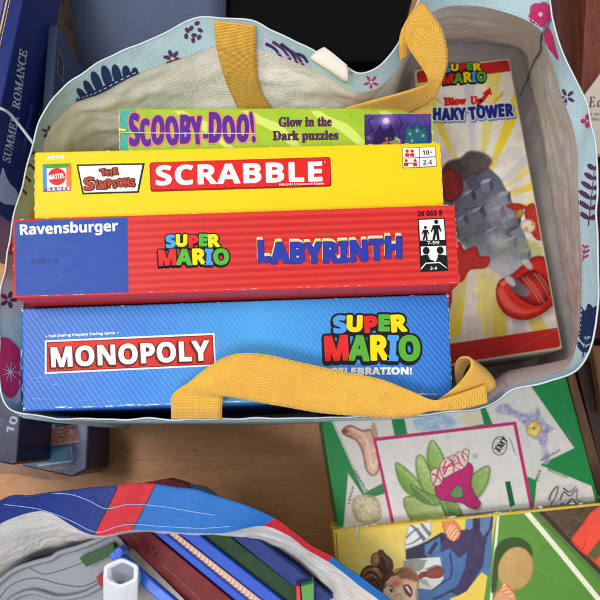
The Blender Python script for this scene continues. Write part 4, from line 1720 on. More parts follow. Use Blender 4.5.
I.build('subtitle_lettering', tow)
I = Ink(FT)
bn4 = [(0, .03, 1), (.6, -.03, 1), (0, .02, 1), (.4, -.02, 1), (0, .02, 1)]
pr = I.text('SHAKY', (426.5, 120.8), (465.5, 119.8), 11.2, BLACK, ret=True, bounce=bn4, track=40)
pr += I.text('TOWER', (469.5, 119.8), (513, 116), 11.8, BLACK, ret=True, bounce=bn4, track=40)
rr = [r for g in pr for r in g]
I.fat([[(x + .9, y + 1.2) for x, y in r] for r in rr], 2.3, card('sky outline', (110, 150, 210)), 3, .35)
I.fat(rr, 1.8, WHITE, 4, .35)
I.fat(rr, .8, card('title blue', (30, 48, 140)), 5, .35)
I.build('title_lettering', tow)

# ------------------------------------------------------------------ jigsaw boxes at the left
NAVYB = card('navy box card', (26, 40, 104), 0.3, 0.08, 0.1)
jz = 0.27
jq = [(-60, -60), (36, -60), (-19, 200), (-120, 200)]
jig = thing('jigsaw_box', 'navy jigsaw puzzle box with a gold line along its edge, its spine lettered in silver', 'jigsaw box', at(-20, 60, 0.012))
solid('lid', jq, jz, 0.056, NAVYB, jig, 0.0014)
solid('tray', [(-56, -56), (33, -56), (-21, 196), (-116, 196)], jz - 0.056, 0.2, NAVYB, jig, 0.001)
FJ = horiz(jz)
I = Ink(FJ)
I.poly([(-58, -58), (17, -58), (-9, 60), (-38, 196), (-118, 196)], card('violet print', (86, 80, 138)), 1)
I.line([(20, -58), (-7, 64), (-35, 196)], 1.6, card('gold line', (200, 168, 110)), 2)
I.line([(23, -58), (-4, 64), (-32, 196)], .6, card('gold line', (200, 168, 110)), 2)
I.build('top_print', jig)
a, b = at(36, -60, jz), at(-19, 200, jz)
nrm = (b - a).cross(Vector((0, 0, 1)))
if nrm.x < 0:
    nrm = -nrm
FS = Plane(a + nrm.normalized() * 0.0001, nrm)
I = Ink(FS)
SIL = card('silver ink', (176, 184, 206), 0.35)
I.text('SUMMER', (9.5, 163), (18.5, 117), 8.2, SIL, 2, 'ital', up=(-1, -.18), fatten=.2, res=.4)
I.text('ROMANCE', (19, 110), (27, 50), 8.2, SIL, 2, 'ital', up=(-1, -.18), fatten=.2, res=.4)
I.poly(blob((-2, 200), (2, 168), (6, 176), (10, 184), (16, 190), (20, 204), n=3), SIL, 1)
I.text('1000 Pieces', (25, 150), (33, 105), 3.6, card('dull blue ink', (74, 92, 150)), 2, 'sans', up=(-1, -.18))
I.build('spine_lettering', jig)

o = thing('jigsaw_box', 'jigsaw box showing a mottled brown castle picture between the navy box and the slate one', 'jigsaw box', at(40, 40, 0.0))
solid('lid', [(24, -60), (46, -60), (47, 30), (45, 112), (33, 112)], 0.20, 0.19, picture('castle picture', [(30, 24, 26), (84, 62, 44), (128, 98, 66), (48, 44, 56), (96, 40, 34)], 42), o, 0.001)
I = Ink(horiz(0.20))
for k in range(9):
    y = 42 + k * 7.5
    I.poly([(38.8, y), (46.2, y - .8), (46.2, y + 4.6), (38.8, y + 5.2)], card('picture tile %d' % (k % 4), [(96, 26, 32), (134, 116, 112), (50, 34, 44), (110, 64, 58)][k % 4]), 1)
I.build('picture_strip', o)
SLATE = card('slate box card', (58, 72, 100), 0.35, 0.06, 0.08)
o = thing('jigsaw_box', 'slate blue box with rounded top edge and small framed stamp, next to the tote', 'jigsaw box', at(58, 60, 0.0))
solid('lid', [(47.5, 24.5), (57.5, 23.5), (50, 132), (40, 132)], 0.225, 0.212, SLATE, o, 0.003)
a, b = at(57.5, 23.5, .225), at(50, 132, .225)
nrm = (b - a).cross(Vector((0, 0, 1)))
if nrm.x < 0:
    nrm = -nrm
I = Ink(Plane(a + nrm.normalized() * 0.0002, nrm))
fr = card('stamp frame', (128, 128, 138))
I.poly([(58.5, 49), (63.5, 60), (63, 84), (56.5, 72)], fr, 1)
I.poly([(59.2, 52), (62.7, 61), (62.2, 80), (57.3, 71)], card('stamp inside', (52, 56, 76)), 2)
I.build('stamp_print', o)

# lower left stack of boxes in film
FILM = plastic('plastic wrapped navy', (26, 31, 62), 0.3)
o = thing('jigsaw_box', 'dark navy box with slanting white digits, under the lower left corner of the tote', 'jigsaw box', at(5, 430, 0.0))
solid('lid', [(-60, 372), (24, 380), (17, 462), (13, 465), (-60, 452)], 0.14, 0.139, FILM, o, 0.0015)
I = Ink(horiz(0.14))
I.text('10', (12.5, 434), (18.5, 417.5), 7.5, card('digit ink', (150, 158, 190)), 1, 'sans', up=(-1, -.3))
I.text('15', (2.5, 428), (5, 419.5), 4.6, card('digit dim ink', (84, 90, 130)), 1, 'sans', up=(-1, -.3))
I.build('number_print', o)
o = thing('jigsaw_box', 'film wrapped box printed with a red brick building and a pale blue panel, lower left', 'jigsaw box', at(50, 435, 0.0))
solid('lid', [(16, 395), (90, 398), (87, 470), (72, 477), (22, 466)], 0.07, 0.069, plastic('film over slate card', (50, 56, 90), 0.3), o, 0.002)
A = Paint(horiz(0.07), (14, 396, 92, 480), (62, 70, 108), 0.45)
A.shape([(20, 400), (46, 400), (40, 432), (20, 436)], (66, 96, 156), 2, .9)
for k in range(26):
    A.shape(ellipse(random.uniform(42, 76), random.uniform(414, 428), random.uniform(1, 3), random.uniform(.8, 2), random.uniform(0, 90), 9), random.choice([(24, 40, 46), (50, 80, 66), (150, 170, 160), (20, 28, 40)]), .8, .85)
A.shape([(17, 450), (20, 438), (40, 431), (74, 424), (80, 442), (50, 446)], (120, 78, 68), .8, 1, None, 4, (150, 104, 90), 90)
for k in range(90):
    x, y = random.uniform(19, 78), 0
    y = 449 - (x - 17) * .16 - random.uniform(0, 16)
    A.shape(ellipse(x, y, random.uniform(.8, 3), random.uniform(.4, 1.2), -8, 8), random.choice([(70, 44, 46), (170, 134, 118), (92, 56, 52), (190, 160, 146), (60, 48, 60), (110, 60, 50)]), .7, .8)
A.line([(19, 449), (50, 445), (79, 441)], 1.0, (196, 150, 130), .8, .8)
A.shape([(76, 422), (84, 416), (86, 440), (82, 444)], (104, 104, 136), 1.5, .8)
A.shape([(18, 452), (34, 450), (36, 468), (22, 468)], (40, 66, 128), 1.5, .9)
A.shape([(34, 451), (71, 446), (72, 462), (37, 467)], (86, 138, 168), .9, 1, (50, 92, 130), 5, (60, 112, 152), 180)
A.line([(38, 465.5), (71.5, 461)], 1.7, (176, 204, 214), .7)
A.line([(71, 447), (72.5, 461)], 1.2, (140, 176, 194), .7)
for x in (46, 50, 54, 57, 61):
    A.shape(ellipse(x, 469.5 - (x - 46) * .1, 1.8, 1.2), (150, 136, 100), .8, .8)
for P in (((78, 446), (84, 452), (80, 462)), ((70, 468), (80, 470), (86, 458)), ((64, 472), (74, 474)), ((30, 470), (44, 472), (58, 474))):
    A.line(cat_rom(list(P), 5), (.8, .4), (130, 138, 170), .8, .7)
A.mottle(.1, 4)
A.build('printed_side', o, [(17, 397), (89, 400), (85.5, 469), (72, 475.5), (23, 465)], PRINTGLOSS, 1)
# loose film edge sticking out
fm = plastic('clear film', (120, 126, 150), 0.1)
fm.node_tree.nodes['Principled BSDF'].inputs['Alpha'].default_value = 0.35
o = ribbon('plastic_film', [((-20, 462, .05), (-20, 478, .03)), ((10, 464, .06), (10, 474, .03)), ((30, 467, .05), (35, 478, .02)), ((50, 478, .03), (54, 481, .02))], fm, None, 0.0003, seed=9)
tag(o, 'crumpled clear film edge hanging off the lower left boxes', 'film')
o = tube('cord', [at(*p) for p in cat_rom([(-12, 104, .279), (2, 109, .278), (10, 114, .272), (20, 126, .262), (32, 142, .262), (36, 150, .25)], 8)], 0.0011, card('white cord', (176, 178, 184), 0.7))
tag(o, 'thin white cord running from the navy jigsaw box to the tote rim', 'cord')

# cream booklet at the right
bk = thing('booklet', 'cream booklet with dark red script lettering at the right edge', 'booklet', at(595, 110, 0.076))
solid('cover', [(606, 66), (660, 60), (660, 152), (590, 154), (582, 98)], 0.105, 0.008, card('cream paper', (196, 184, 170), 0.6), bk, 0.001)
I = Ink(horiz(0.105))
I.text('E', (588.5, 107.5), (596, 107), 11, card('script ink', (90, 30, 40)), 1, 'ital')
I.text('asy', (597, 107), (612, 106.6), 11, card('script ink', (90, 30, 40)), 1, 'ital')
I.text('of the', (587.5, 115.8), (602, 115.4), 2.6, card('small ink', (110, 90, 88)), 1, 'sans')
I.text('collection', (586, 120.8), (610, 120.2), 2.8, card('small ink', (110, 90, 88)), 1, 'sans')
I.build('cover_lettering', bk)

# ------------------------------------------------------------------ green card game box
CZ = 0.10
GRN = card('green box card', (28, 122, 62), 0.4, 0.06, 0.08)
q = [(316, 388), (566, 377), (599, 500), (600, 540), (341, 545)]
cg = thing('game_box', 'green card game box with a magenta framed panel and drooping leaves', 'game box', at(455, 460, 0.001))
solid('lid', q, CZ, 0.085, GRN, cg, 0.0014)
solid('tray', [(320, 392), (562, 381), (594, 500), (595, 536), (345, 541)], CZ - .085, 0.014, card('green tray', (24, 86, 52)), cg, 0.001)
FC = horiz(CZ)
INKG = card('soft grey ink', (112, 108, 112))
# ---- picture on the green card game
A = Paint(FC, (318, 374, 602, 530), (30, 124, 64), 0.45)
PAPR = (204, 200, 192)
for pts in ([(329, 416), (390, 412), (396, 442), (399, 475), (364, 493)], [(348, 473), (366, 499), (402, 488), (404, 530), (343, 530)], [(402, 408), (478, 400), (484, 424), (408, 438)],
            [(484, 404), (498, 388), (531, 386), (574.5, 448), (541, 464.5), (535, 480), (512, 470)], [(538, 464), (594.5, 487), (600, 530), (532, 530)]):
    A.shape(pts, PAPR, .5, 1, (188, 184, 176), 2.0)
A.shape(blob((342, 430), (350, 425), (362, 430), (370, 429), (374, 436), (379, 452), (379, 470), (373, 476), (366, 470), (362, 452), (356, 441), (344, 435)), (186, 132, 112), 1.1, 1, (110, 60, 52), 3.2, (222, 190, 168), 20, .12)
A.shape(blob((371, 428), (374, 422), (378, 434), (376, 442), n=4), (176, 140, 116), 1.0, .9)
A.shape(ellipse(345, 431, 3.2, 2.2, 20), (120, 56, 54), 1, .8)
A.line(cat_rom([(350, 428), (362, 434), (368, 446), (371, 466)], 6), 2.2, (228, 204, 184), 1.4, .7)
A.shape(blob((352, 502), (364, 494), (378, 500), (380, 520), (358, 522)), (188, 176, 140), 1.6, .9, (150, 136, 100), 5, None, 0, .18)
coral = blob((494, 408), (506, 403), (518, 411), (534, 412), (538, 406), (542, 416), (549, 424), (556, 428), (549, 434), (548, 448), (550, 460), (544, 464), (540, 446), (532, 438), (524, 426), (512, 416), (500, 414), n=3)
A.shape(coral, (156, 150, 182), 1.4, .9, (186, 180, 196), 3, None, 0, .25)
A.shape(blob((527, 426), (535, 420), (542, 427), (537, 437), (527, 434)), (216, 190, 104), 1.2, .95, (170, 130, 90), 3, None, 0, .2)
A.shape(ellipse(534, 428, 1.6, 1.4), (150, 90, 60), .6, .8)
A.shape(blob((412, 420), (430, 412), (450, 414), (460, 424), (440, 432), (420, 434)), (146, 172, 198), 2.4, .8, (186, 200, 206), 5, None, 0, .15)
A.shape(blob((460, 418), (472, 412), (480, 420), (470, 426)), (206, 196, 150), 2, .7)
A.shape(blob((544, 502), (552, 490), (562, 486), (574, 486), (584, 496), (586, 508), (570, 516), (550, 514)), (176, 172, 168), 3, .6, None, 4, None, 0, .15)
for pts in ([(549, 500), (552, 492), (558, 486), (556, 496), (550, 506), (548, 514)], [(560, 500), (564, 492), (570, 496), (577, 489), (577, 499), (583, 503)], [(566, 506), (572, 499), (578, 506), (580, 511)], [(563, 488), (570, 492), (576, 486)], [(556, 510), (563, 503), (566, 512)]):
    A.line(cat_rom(pts, 4), (1.6, .7), (62, 58, 60), .7, .9)
for pts in ([(331, 417), (365, 492)], [(357, 474), (369, 497), (386, 489)], [(352, 478), (366, 500)]):
    A.line(pts, .5, (96, 120, 100), .5, .8)
# framed panel
A.shape([(373, 438), (516, 421.5), (538, 532), (393, 532)], (184, 44, 104), .5)
A.shape([(376.2, 441), (513.4, 425), (534.6, 532), (396.4, 532)], (210, 206, 200), .5)
for k, (pts, c) in enumerate([([(395, 464), (402, 465), (416, 478), (427, 495), (412, 496), (400, 484)], (128, 158, 78)),
                              ([(416, 458), (423, 456), (432, 474), (440, 494), (426, 494), (417, 476)], (150, 176, 100)),
                              ([(432, 440), (438, 446), (444, 458), (446, 472), (436, 476), (428, 466), (427, 450)], (138, 168, 92)),
                              ([(404, 498), (418, 496), (438, 500), (446, 510), (440, 524), (418, 526), (406, 512)], (150, 168, 104)),
                              ([(468, 480), (478, 470), (486, 466), (490, 468), (488, 482), (480, 496), (470, 500)], (132, 160, 84)),
                              ([(410, 484), (426, 492), (442, 498), (436, 506), (418, 500)], (104, 136, 66)),
                              ([(440, 498), (456, 502), (462, 516), (450, 520), (442, 508)], (108, 136, 72))]):
    L = blob(*pts, n=5)
    A.shape([(x + 1.2, y + 1.6) for x, y in L], (150, 156, 136), 1.6, .5)
    A.shape(L, tuple(v - 18 for v in c), 1.3, 1, (78, 108, 58), 2.6, tuple(min(255, v + 30) for v in c), -40, .07)
    a, b = Vector(pts[0]), Vector(pts[3])
    A.line([tuple(a.lerp(b, .06)), tuple(a.lerp(b, .5) + Vector((.8, -.8))), tuple(a.lerp(b, .94))], (.7, .4), (196, 208, 156), .6, .8)
    for t in (.25, .4, .55, .7):
        p = a.lerp(b, t)
        d = (b - a).normalized()
        nn = Vector((-d.y, d.x))
        for s in (-1, 1):
            A.line([tuple(p), tuple(p + d * 3 + nn * s * 3.2)], .4, (84, 112, 60), .6, .5)
ring = blob((434.7, 488), (440, 481), (452, 473), (464, 464.5), (470.5, 463), (473, 470), (471, 484), (476, 496), (481, 503), (477, 509), (468, 507), (462, 503), (448, 501), (438, 498), n=4)
A.shape([(x + 1.5, y + 2) for x, y in ring], (120, 100, 96), 2, .5)
A.shape(ring, (186, 42, 108), .6, 1, (70, 16, 44), 1.3, (160, 32, 92), 60)
A.shape(blob((450, 494), (457, 485.5), (462, 488), (463, 496), (456, 498), n=4), (100, 136, 92), .6, 1, (50, 60, 46), 1.0)
for pts in ([(431, 480), (431, 471), (438, 468), (443, 476), (441, 484), (435, 486)], [(440, 471), (441, 462), (450, 456), (461, 454), (467, 459), (463, 468), (452, 474), (444, 478)], [(452, 462), (458, 452), (466, 454), (468, 463), (460, 470)]):
    L = blob(*pts, n=5)
    A.shape(L, (222, 196, 184), .7, 1, (92, 50, 60), 1.4, None, 0, .12)
for p in ([(444, 475), (448, 466), (456, 460)], [(449, 458), (453, 464), (454, 472)], [(442, 468), (450, 466), (460, 462)], [(457, 456), (460, 463), (464, 467)], [(432, 474), (437, 476), (441, 481)], [(438, 469), (437, 476), (434, 484)], [(446, 461), (444, 466), (443, 472)], [(462, 455), (465, 461)]):
    A.line(cat_rom(p, 4), (1.8, .9), (176, 48, 84), .7, .9)
A.line(cat_rom([(462, 456), (463, 451), (466, 449), (469, 452), (468, 458)], 4), 1.3, (150, 130, 96), .8)
A.shape([(505, 482), (510, 481), (515, 505), (510, 507)], (28, 90, 60), .5)
A.shape(ellipse(475, 456, 2.3, 2.3), (150, 146, 148), .6)
A.shape(ellipse(475, 456, 1.2, 1.2), (200, 198, 194), .6)
# dotted print screen and age
A.mottle(.045, 4)
A.build('lid_picture', cg, [(319.6, 391), (563.4, 380), (595.6, 501), (595, 528), (341.5, 528)], PRINT, .8)
I = Ink(FC)
for s, a, b, up in (('GRIZZLY', (353.5, 471), (366, 492), (.8, -.5)), ('GROUSE', (368.5, 494.5), (384, 488), None), ('MUSKRAT', (541, 461.5), (561, 451), None),
                    ('ANTLER', (565, 431), (572.5, 445), (.9, -.5)), ('WILDCAT', (547, 470.5), (567, 479), None), ('VIPER', (538, 482), (541.5, 470), (-1, -.2)), ('LEMUR', (349.5, 504), (354.5, 486), (-1, -.2))):
    I.text(s, a, b, 2.5, INKG, 2.6, 'sans', up=up)
    I.build('card_lettering', cg)
I = Ink(FC)
I.poly(ellipse(499.5, 446, 7.6, 9.6, 10, 30), INKG, 4.6)
I.poly(ellipse(499.5, 446, 6.6, 8.6, 10, 30), card('panel white', (206, 202, 196)), 5.2)
for k in range(-2, 3):
    I.poly(ellipse(499.5, 446 + k * 3.3, math.sqrt(max(1, 44 - (k * 3.3) ** 2 * .6)), .28, 6, 12), INKG, 5.8)
I.text('EMT', (499, 452), (508, 440), 6, card('emblem ink', (54, 52, 58)), 6.4, 'sans', up=(-.8, -.6), fatten=.2, res=.35)
for k in range(4):
    I.line([(508.5 + k * 1.5, 437 + k * 4), (512 + k * 1.2, 443 + k * 4)], .4, INKG, 5)
I.build('emblem', cg)

# ------------------------------------------------------------------ table tennis game box
PZ = 0.115
q = [(332.5, 530), (602, 503), (640, 499), (660, 690), (350, 720)]
PB = card('yellow gloss card', (226, 190, 66), 0.26, 0.05, 0.10, 0.35)
pg = thing('game_box', 'old table tennis game box illustrated with a laughing boy in a suit', 'game box', at(480, 600, 0.001))
solid('lid', q, PZ, 0.05, PB, pg, 0.0022)
solid('tray', [(336, 532), (600, 505), (636, 503), (655, 686), (354, 714)], PZ - .05, 0.064, card('worn tray board', (120, 110, 84), 0.6), pg, 0.001)
FP = horiz(PZ)


def glossy(name, c):
    return card('gloss ' + name, c, 0.26, 0.06, 0.10, 0.35)


# the painted picture
A = Paint(FP, (328, 500, 602, 604), (228, 196, 84), 0.42)
A.shape(blob((350, 560), (372, 540), (400, 545), (420, 560), (400, 600), (350, 606)), (240, 218, 130), 14, .55)
A.shape([(498.5, 500), (660, 500), (660, 640), (478, 640)], (98, 146, 62), .5, 1, None, 4, (84, 136, 48), 40)
A.shape([(528, 500), (660, 500), (660, 604), (604, 562), (560, 530), (538, 512)], (96, 80, 62), .8, 1, None, 4, (74, 58, 46), 0, .2)
for k in range(40):
    x, y = random.uniform(540, 580), random.uniform(505, 540)
    A.shape(ellipse(x, y, random.uniform(.6, 2.6), .5, random.uniform(0, 90), 8), random.choice([(140, 124, 100), (70, 58, 48), (116, 100, 80)]), .8, .35)
A.line([(499, 505), (491, 600), (488, 620)], 2.7, (226, 224, 202), .6)
A.line([(523, 508), (560, 552), (612, 616)], 5.2, (228, 226, 206), .6)
A.line([(531, 506), (568, 542), (640, 618)], 9, (82, 116, 58), .8)
A.line([(537, 507), (568, 539.5), (640, 612)], 4.6, (66, 46, 36), .8)
A.shape(blob((571.5, 541), (575, 533), (584, 522), (592, 511), (610, 505), (650, 520), (650, 600), (610, 576), (594, 562), (580, 551), n=5), (228, 78, 58), .6, 1, (196, 58, 44), 3)
A.shape([(586, 556), (600, 539), (612, 532), (612, 540), (596, 560)], (92, 92, 50), .7)
A.line(cat_rom([(573, 542), (582, 549), (586, 540)], 4), .6, (150, 46, 36), .5)
# bat and its shadow
A.shape(blob((494, 556), (498, 544), (508, 538), (520, 538), (530, 545), (532, 556), (520, 566), (500, 572), (496, 590), (491, 590), n=5), (58, 80, 40), 1.0)
A.shape(ellipse(515.5, 568.5, 17.5, 22, 14, 36), (196, 160, 104), .7, 1, (172, 134, 82), 2.2, (184, 146, 90), 30)
hand = blob((500, 586), (503, 583), (507, 584), (511, 588), (515, 594), (517, 606), (514, 640), (490, 640), (491, 606), (495, 594), n=5)
A.shape(hand, (220, 156, 112), .7, 1, (160, 92, 60), 2.4)
for k, (x, y) in enumerate(((504, 589), (507.5, 592), (510.5, 596), (512, 601))):
    A.shape(ellipse(x, y, 4.6, 2.1, -14, 16), (232, 174, 132), .6, 1, (176, 104, 68), 1.2)
A.shape(ellipse(504.2, 585.4, 1.6, 3.0, 30, 12), (240, 196, 160), .6, 1, (176, 110, 74), .8)
A.line([(498, 592), (502, 586)], .6, (140, 78, 50), .5)


def c3(*P):
    return [(400 + x / 6, 505 + y / 6) for x, y in P]


def c1(*P):
    return [(350 + x / 6, 535 + y / 6) for x, y in P]


JB, JD, JP = (78, 116, 166), (38, 36, 62), (74, 60, 96)
A.shape(c3((35, 262), (150, 225), (250, 165), (390, 150), (405, 60), (560, 40), (555, 130), (545, 350), (530, 430), (490, 400), (440, 465), (400, 515), (345, 545), (300, 560), (280, 700), (60, 700), (105, 500), (120, 420), (40, 325)), JB, .7, 1, None, 4, (64, 98, 148), 90, .05)
A.shape(c3((250, 175), (350, 150), (390, 150), (430, 75), (560, 40), (555, 130), (520, 200), (505, 350), (440, 455), (400, 515), (345, 545), (300, 520), (345, 480), (390, 380), (402, 285), (352, 320), (300, 260), (240, 285), (250, 230)), JP, .8, 1, None, 4, (58, 48, 82), 90, .08)
A.shape(c3((35, 258), (165, 215), (250, 165), (275, 200), (235, 250), (150, 240), (160, 322), (35, 326)), JD, .8, 1, None, 4, (50, 46, 74), 0)
A.shape(c3((145, 240), (240, 188), (245, 260), (180, 315), (150, 300)), JB, .8, 1, (60, 92, 140), 2)
A.shape(c3((160, 290), (215, 215), (228, 235), (185, 300)), JD, .9, .85)
A.shape(c3((395, 80), (440, 60), (436, 130), (420, 150), (388, 140)), (104, 140, 182), .9, .9)
A.shape(c3((480, 70), (548, 55), (536, 140), (500, 190), (478, 150)), (104, 132, 172), 1.0, .85)
A.shape(c3((436, 60), (468, 60), (480, 130), (450, 190), (440, 120)), (54, 44, 70), 1.0, .8)
A.shape(c3((512, 240), (548, 235), (540, 352), (500, 372), (505, 300)), (80, 114, 160), .8, .9)
A.shape(c3((484, 385), (540, 372), (534, 424), (500, 410)), JB, .8)
A.line(c3((300, 290), (312, 380), (302, 440), (250, 470), (190, 510)), 1.6, (30, 44, 84), .6, .9)
A.line(c3((270, 330), (268, 460)), .7, (50, 80, 128), .6, .7)
A.line(c3((200, 565), (260, 540), (320, 505)), 2.2, (38, 38, 70), .8, .9)
A.line(c3((470, 180), (500, 260), (470, 380)), 1.2, (54, 44, 74), .8, .7)
# sleeve of the shirt
A.shape(c3((28, 270), (30, 200), (50, 120), (100, 80), (190, 60), (186, 165), (165, 215), (100, 245)), (216, 216, 210), .8, 1, (150, 152, 156), 2)
for P, w in ((((62, 118), (100, 150), (150, 212)), (1.4, 4.4)), (((110, 88), (140, 130), (182, 180)), (1.0, 4.0)), (((38, 196), (70, 165), (112, 140)), (2.0, 1.0)), (((150, 70), (170, 90), (186, 96)), (2.2, 3.0)), (((36, 240), (80, 225), (130, 190)), (.6, 2.2))):
    A.line(cat_rom(c3(*P), 6), w, (96, 98, 112), 1.1, .9)
# hand at the lapel
A.shape(blob(*c3((254, 100), (262, 72), (290, 60), (318, 88), (345, 112), (362, 140), (358, 190), (325, 218), (292, 206), (270, 170), (258, 140)), n=5), (226, 134, 92), .7, 1, (176, 84, 60), 2.0)
for k, P in enumerate((((290, 190), (300, 160), (330, 130)), ((302, 203), (318, 172), (342, 146)), ((318, 212), (334, 186), (352, 162)), ((284, 172), (292, 150), (314, 120)))):
    A.line(cat_rom(c3(*P), 6), (2.4, 2.0), (242, 194, 152), .7, .95)
for P in (((296, 198), (310, 166), (337, 138)), ((310, 208), (326, 180), (348, 154)), ((288, 182), (297, 155), (322, 124))):
    A.line(cat_rom(c3(*P), 6), .5, (170, 84, 60), .5, .8)
# shirt front, collar and tie
A.shape(c3((20, 330), (140, 318), (240, 312), (262, 440), (240, 470), (190, 508), (110, 500), (105, 440), (60, 400), (20, 370)), (220, 218, 208), .8, 1, None, 4, (198, 200, 196), 60)
A.shape(c3((20, 335), (90, 320), (160, 330), (140, 378), (110, 400), (60, 380), (20, 372)), (138, 138, 130), 1.0)
A.shape(c3((110, 440), (160, 450), (190, 500), (130, 470)), (150, 152, 146), 1.0, .9)
A.shape(c3((150, 385), (215, 358), (252, 366), (248, 380), (180, 396)), (92, 98, 84), 1.0, .9)
A.shape(blob(*c3((112, 420), (130, 402), (155, 398), (190, 382), (235, 372), (258, 384), (258, 420), (238, 436), (190, 440), (150, 430), (125, 444), (112, 436)), n=5), (142, 58, 44), .7, 1, (92, 30, 28), 2.4)
A.line(c3((150, 402), (146, 432)), 1.0, (84, 26, 26), .7, .8)
# neck and head
A.shape(blob(*c1((262, 215), (300, 196), (345, 192), (390, 215), (414, 260), (410, 310), (395, 350), (400, 400), (360, 460), (220, 460), (190, 380), (200, 300), (225, 260)), n=6), (216, 156, 110), .8, 1, (140, 84, 54), 2.6, (246, 206, 164), 100)
A.shape(blob(*c1((286, 215), (345, 200), (398, 235), (404, 280), (340, 262), (300, 262)), n=5), (132, 82, 54), 1.6, .95)
A.shape(blob(*c1((208, 296), (290, 275), (340, 290), (392, 300), (390, 400), (300, 440), (220, 420)), n=6), (248, 208, 168), 3.5, .85)
A.shape(ellipse(*c1((280, 292))[0], 5.6, 3.4, -10, 20), (214, 96, 70), 3.0, .7)
A.shape(blob(*c1((322, 305), (350, 298), (372, 325), (374, 352), (360, 372), (336, 350)), n=5), (112, 34, 30), .8, 1, (70, 24, 24), 1.5)
A.shape(blob(*c1((330, 308), (343, 306), (360, 330), (364, 352), (350, 340), (338, 322)), n=5), (244, 238, 226), .6)
A.line(cat_rom(c1((318, 296), (322, 330), (336, 368)), 6), (1.2, .6), (150, 80, 50), .7, .8)
A.shape(ellipse(*c1((246, 332))[0], 3.4, 1.3, 66, 16), (214, 190, 168), .7)
A.shape(ellipse(*c1((247, 333))[0], 2.0, 1.1, 66, 12), (56, 50, 48), .6)
A.line(cat_rom(c1((232, 308), (248, 304), (266, 340)), 6), (1.2, .7), (70, 40, 28), .6, .9)
A.line(cat_rom(c1((208, 318), (216, 300), (232, 292)), 6), (1.8, .7), (84, 48, 30), .7, .9)
A.line(cat_rom(c1((272, 366), (300, 352), (312, 372), (304, 392)), 6), (1.0, .8), (170, 100, 66), .8, .8)
# hair
for P, c, e in ((((60, 240), (78, 205), (110, 182), (150, 186), (200, 200), (240, 210), (262, 232), (230, 262), (206, 296), (190, 350), (150, 320), (110, 290), (70, 270)), (110, 66, 38), (56, 32, 20)),
                (((165, 110), (172, 92), (196, 90), (212, 112), (245, 140), (260, 180), (252, 220), (222, 236), (190, 220), (165, 190), (160, 150)), (84, 48, 30), (46, 26, 18)),
                (((124, 150), (132, 118), (160, 104), (182, 118), (184, 150), (172, 180), (146, 188), (128, 174)), (168, 114, 74), (92, 54, 34))):
    A.shape(blob(*c1(*P), n=6), c, .9, 1, e, 3.0)
for P, w, c in ((((80, 232), (110, 206), (150, 214), (190, 250)), (1.0, 2.6), (178, 124, 78)), (((92, 262), (128, 238), (160, 260)), (.8, 2.2), (186, 134, 88)), (((140, 200), (165, 206), (172, 220)), (2.2, 1.4), (206, 160, 114)),
                (((190, 120), (222, 150), (230, 200)), (2.0, .8), (130, 82, 50)), (((100, 220), (140, 226), (180, 275)), (1.4, .8), (52, 30, 20)), (((120, 275), (150, 268), (180, 320)), (1.6, .8), (54, 30, 20)),
                (((176, 130), (200, 160), (206, 215)), (1.6, .8), (44, 26, 18)), (((140, 130), (156, 122), (168, 140), (158, 166)), (1.0, 1.0), (206, 158, 112)), (((210, 240), (196, 270), (206, 300)), (2.0, .8), (64, 36, 24)), (((236, 225), (270, 236), (310, 210), (350, 200)), (4.4, 1.0), (104, 62, 38))):
    A.line(cat_rom(c1(*P), 6), w, c, .9, .85)
A.mottle(.05, 4)
A.build('lid_picture', pg, [(335.5, 532.2), (498, 515.6), (640, 501.0), (640, 604), (345, 604)], PRINTGLOSS, 1)
ea, eb = at(332.5, 530, PZ), at(602, 503, PZ)
en = (eb - ea).cross(Vector((0, 0, 1)))
if en.y < 0:
    en = -en
I = Ink(Plane(ea + en.normalized() * 0.0001, en))
I.poly([(498.5, 512.4), (533, 509), (531, 505.5), (499, 508.8)], glossy('table green', (92, 142, 56)), 1)
I.poly([(537, 508.6), (601, 502.2), (601, 498.6), (535, 505.2)], glossy('brown', (92, 76, 56)), 1)
I.poly([(452, 517), (496, 512.6), (496.5, 509), (453, 513.4)], glossy('jacket slate', (64, 66, 98)), 1)
I.build('side_print', pg)
I = Ink(FP)
I.line([(336, 533), (338, 560), (341, 600)], .8, glossy('edge print', (120, 100, 40)), 1)
for _ in range(22):
    x = random.uniform(340, 596)
    y = 527 - (x - 333) * .102 + random.uniform(.8, 4)
    w = random.uniform(.8, 5)
    I.poly(blob((x - w, y), (x, y - .5), (x + w, y - .1 * w), (x, y + .5), n=3), glossy('bare board', (206, 200, 176)), 8.4 + .02 * _)
I.poly([(356, 527), (358.4, 526.6), (358, 540), (356.4, 538)], glossy('bare board', (206, 200, 176)), 8.4)
I.build('worn_edge', pg)

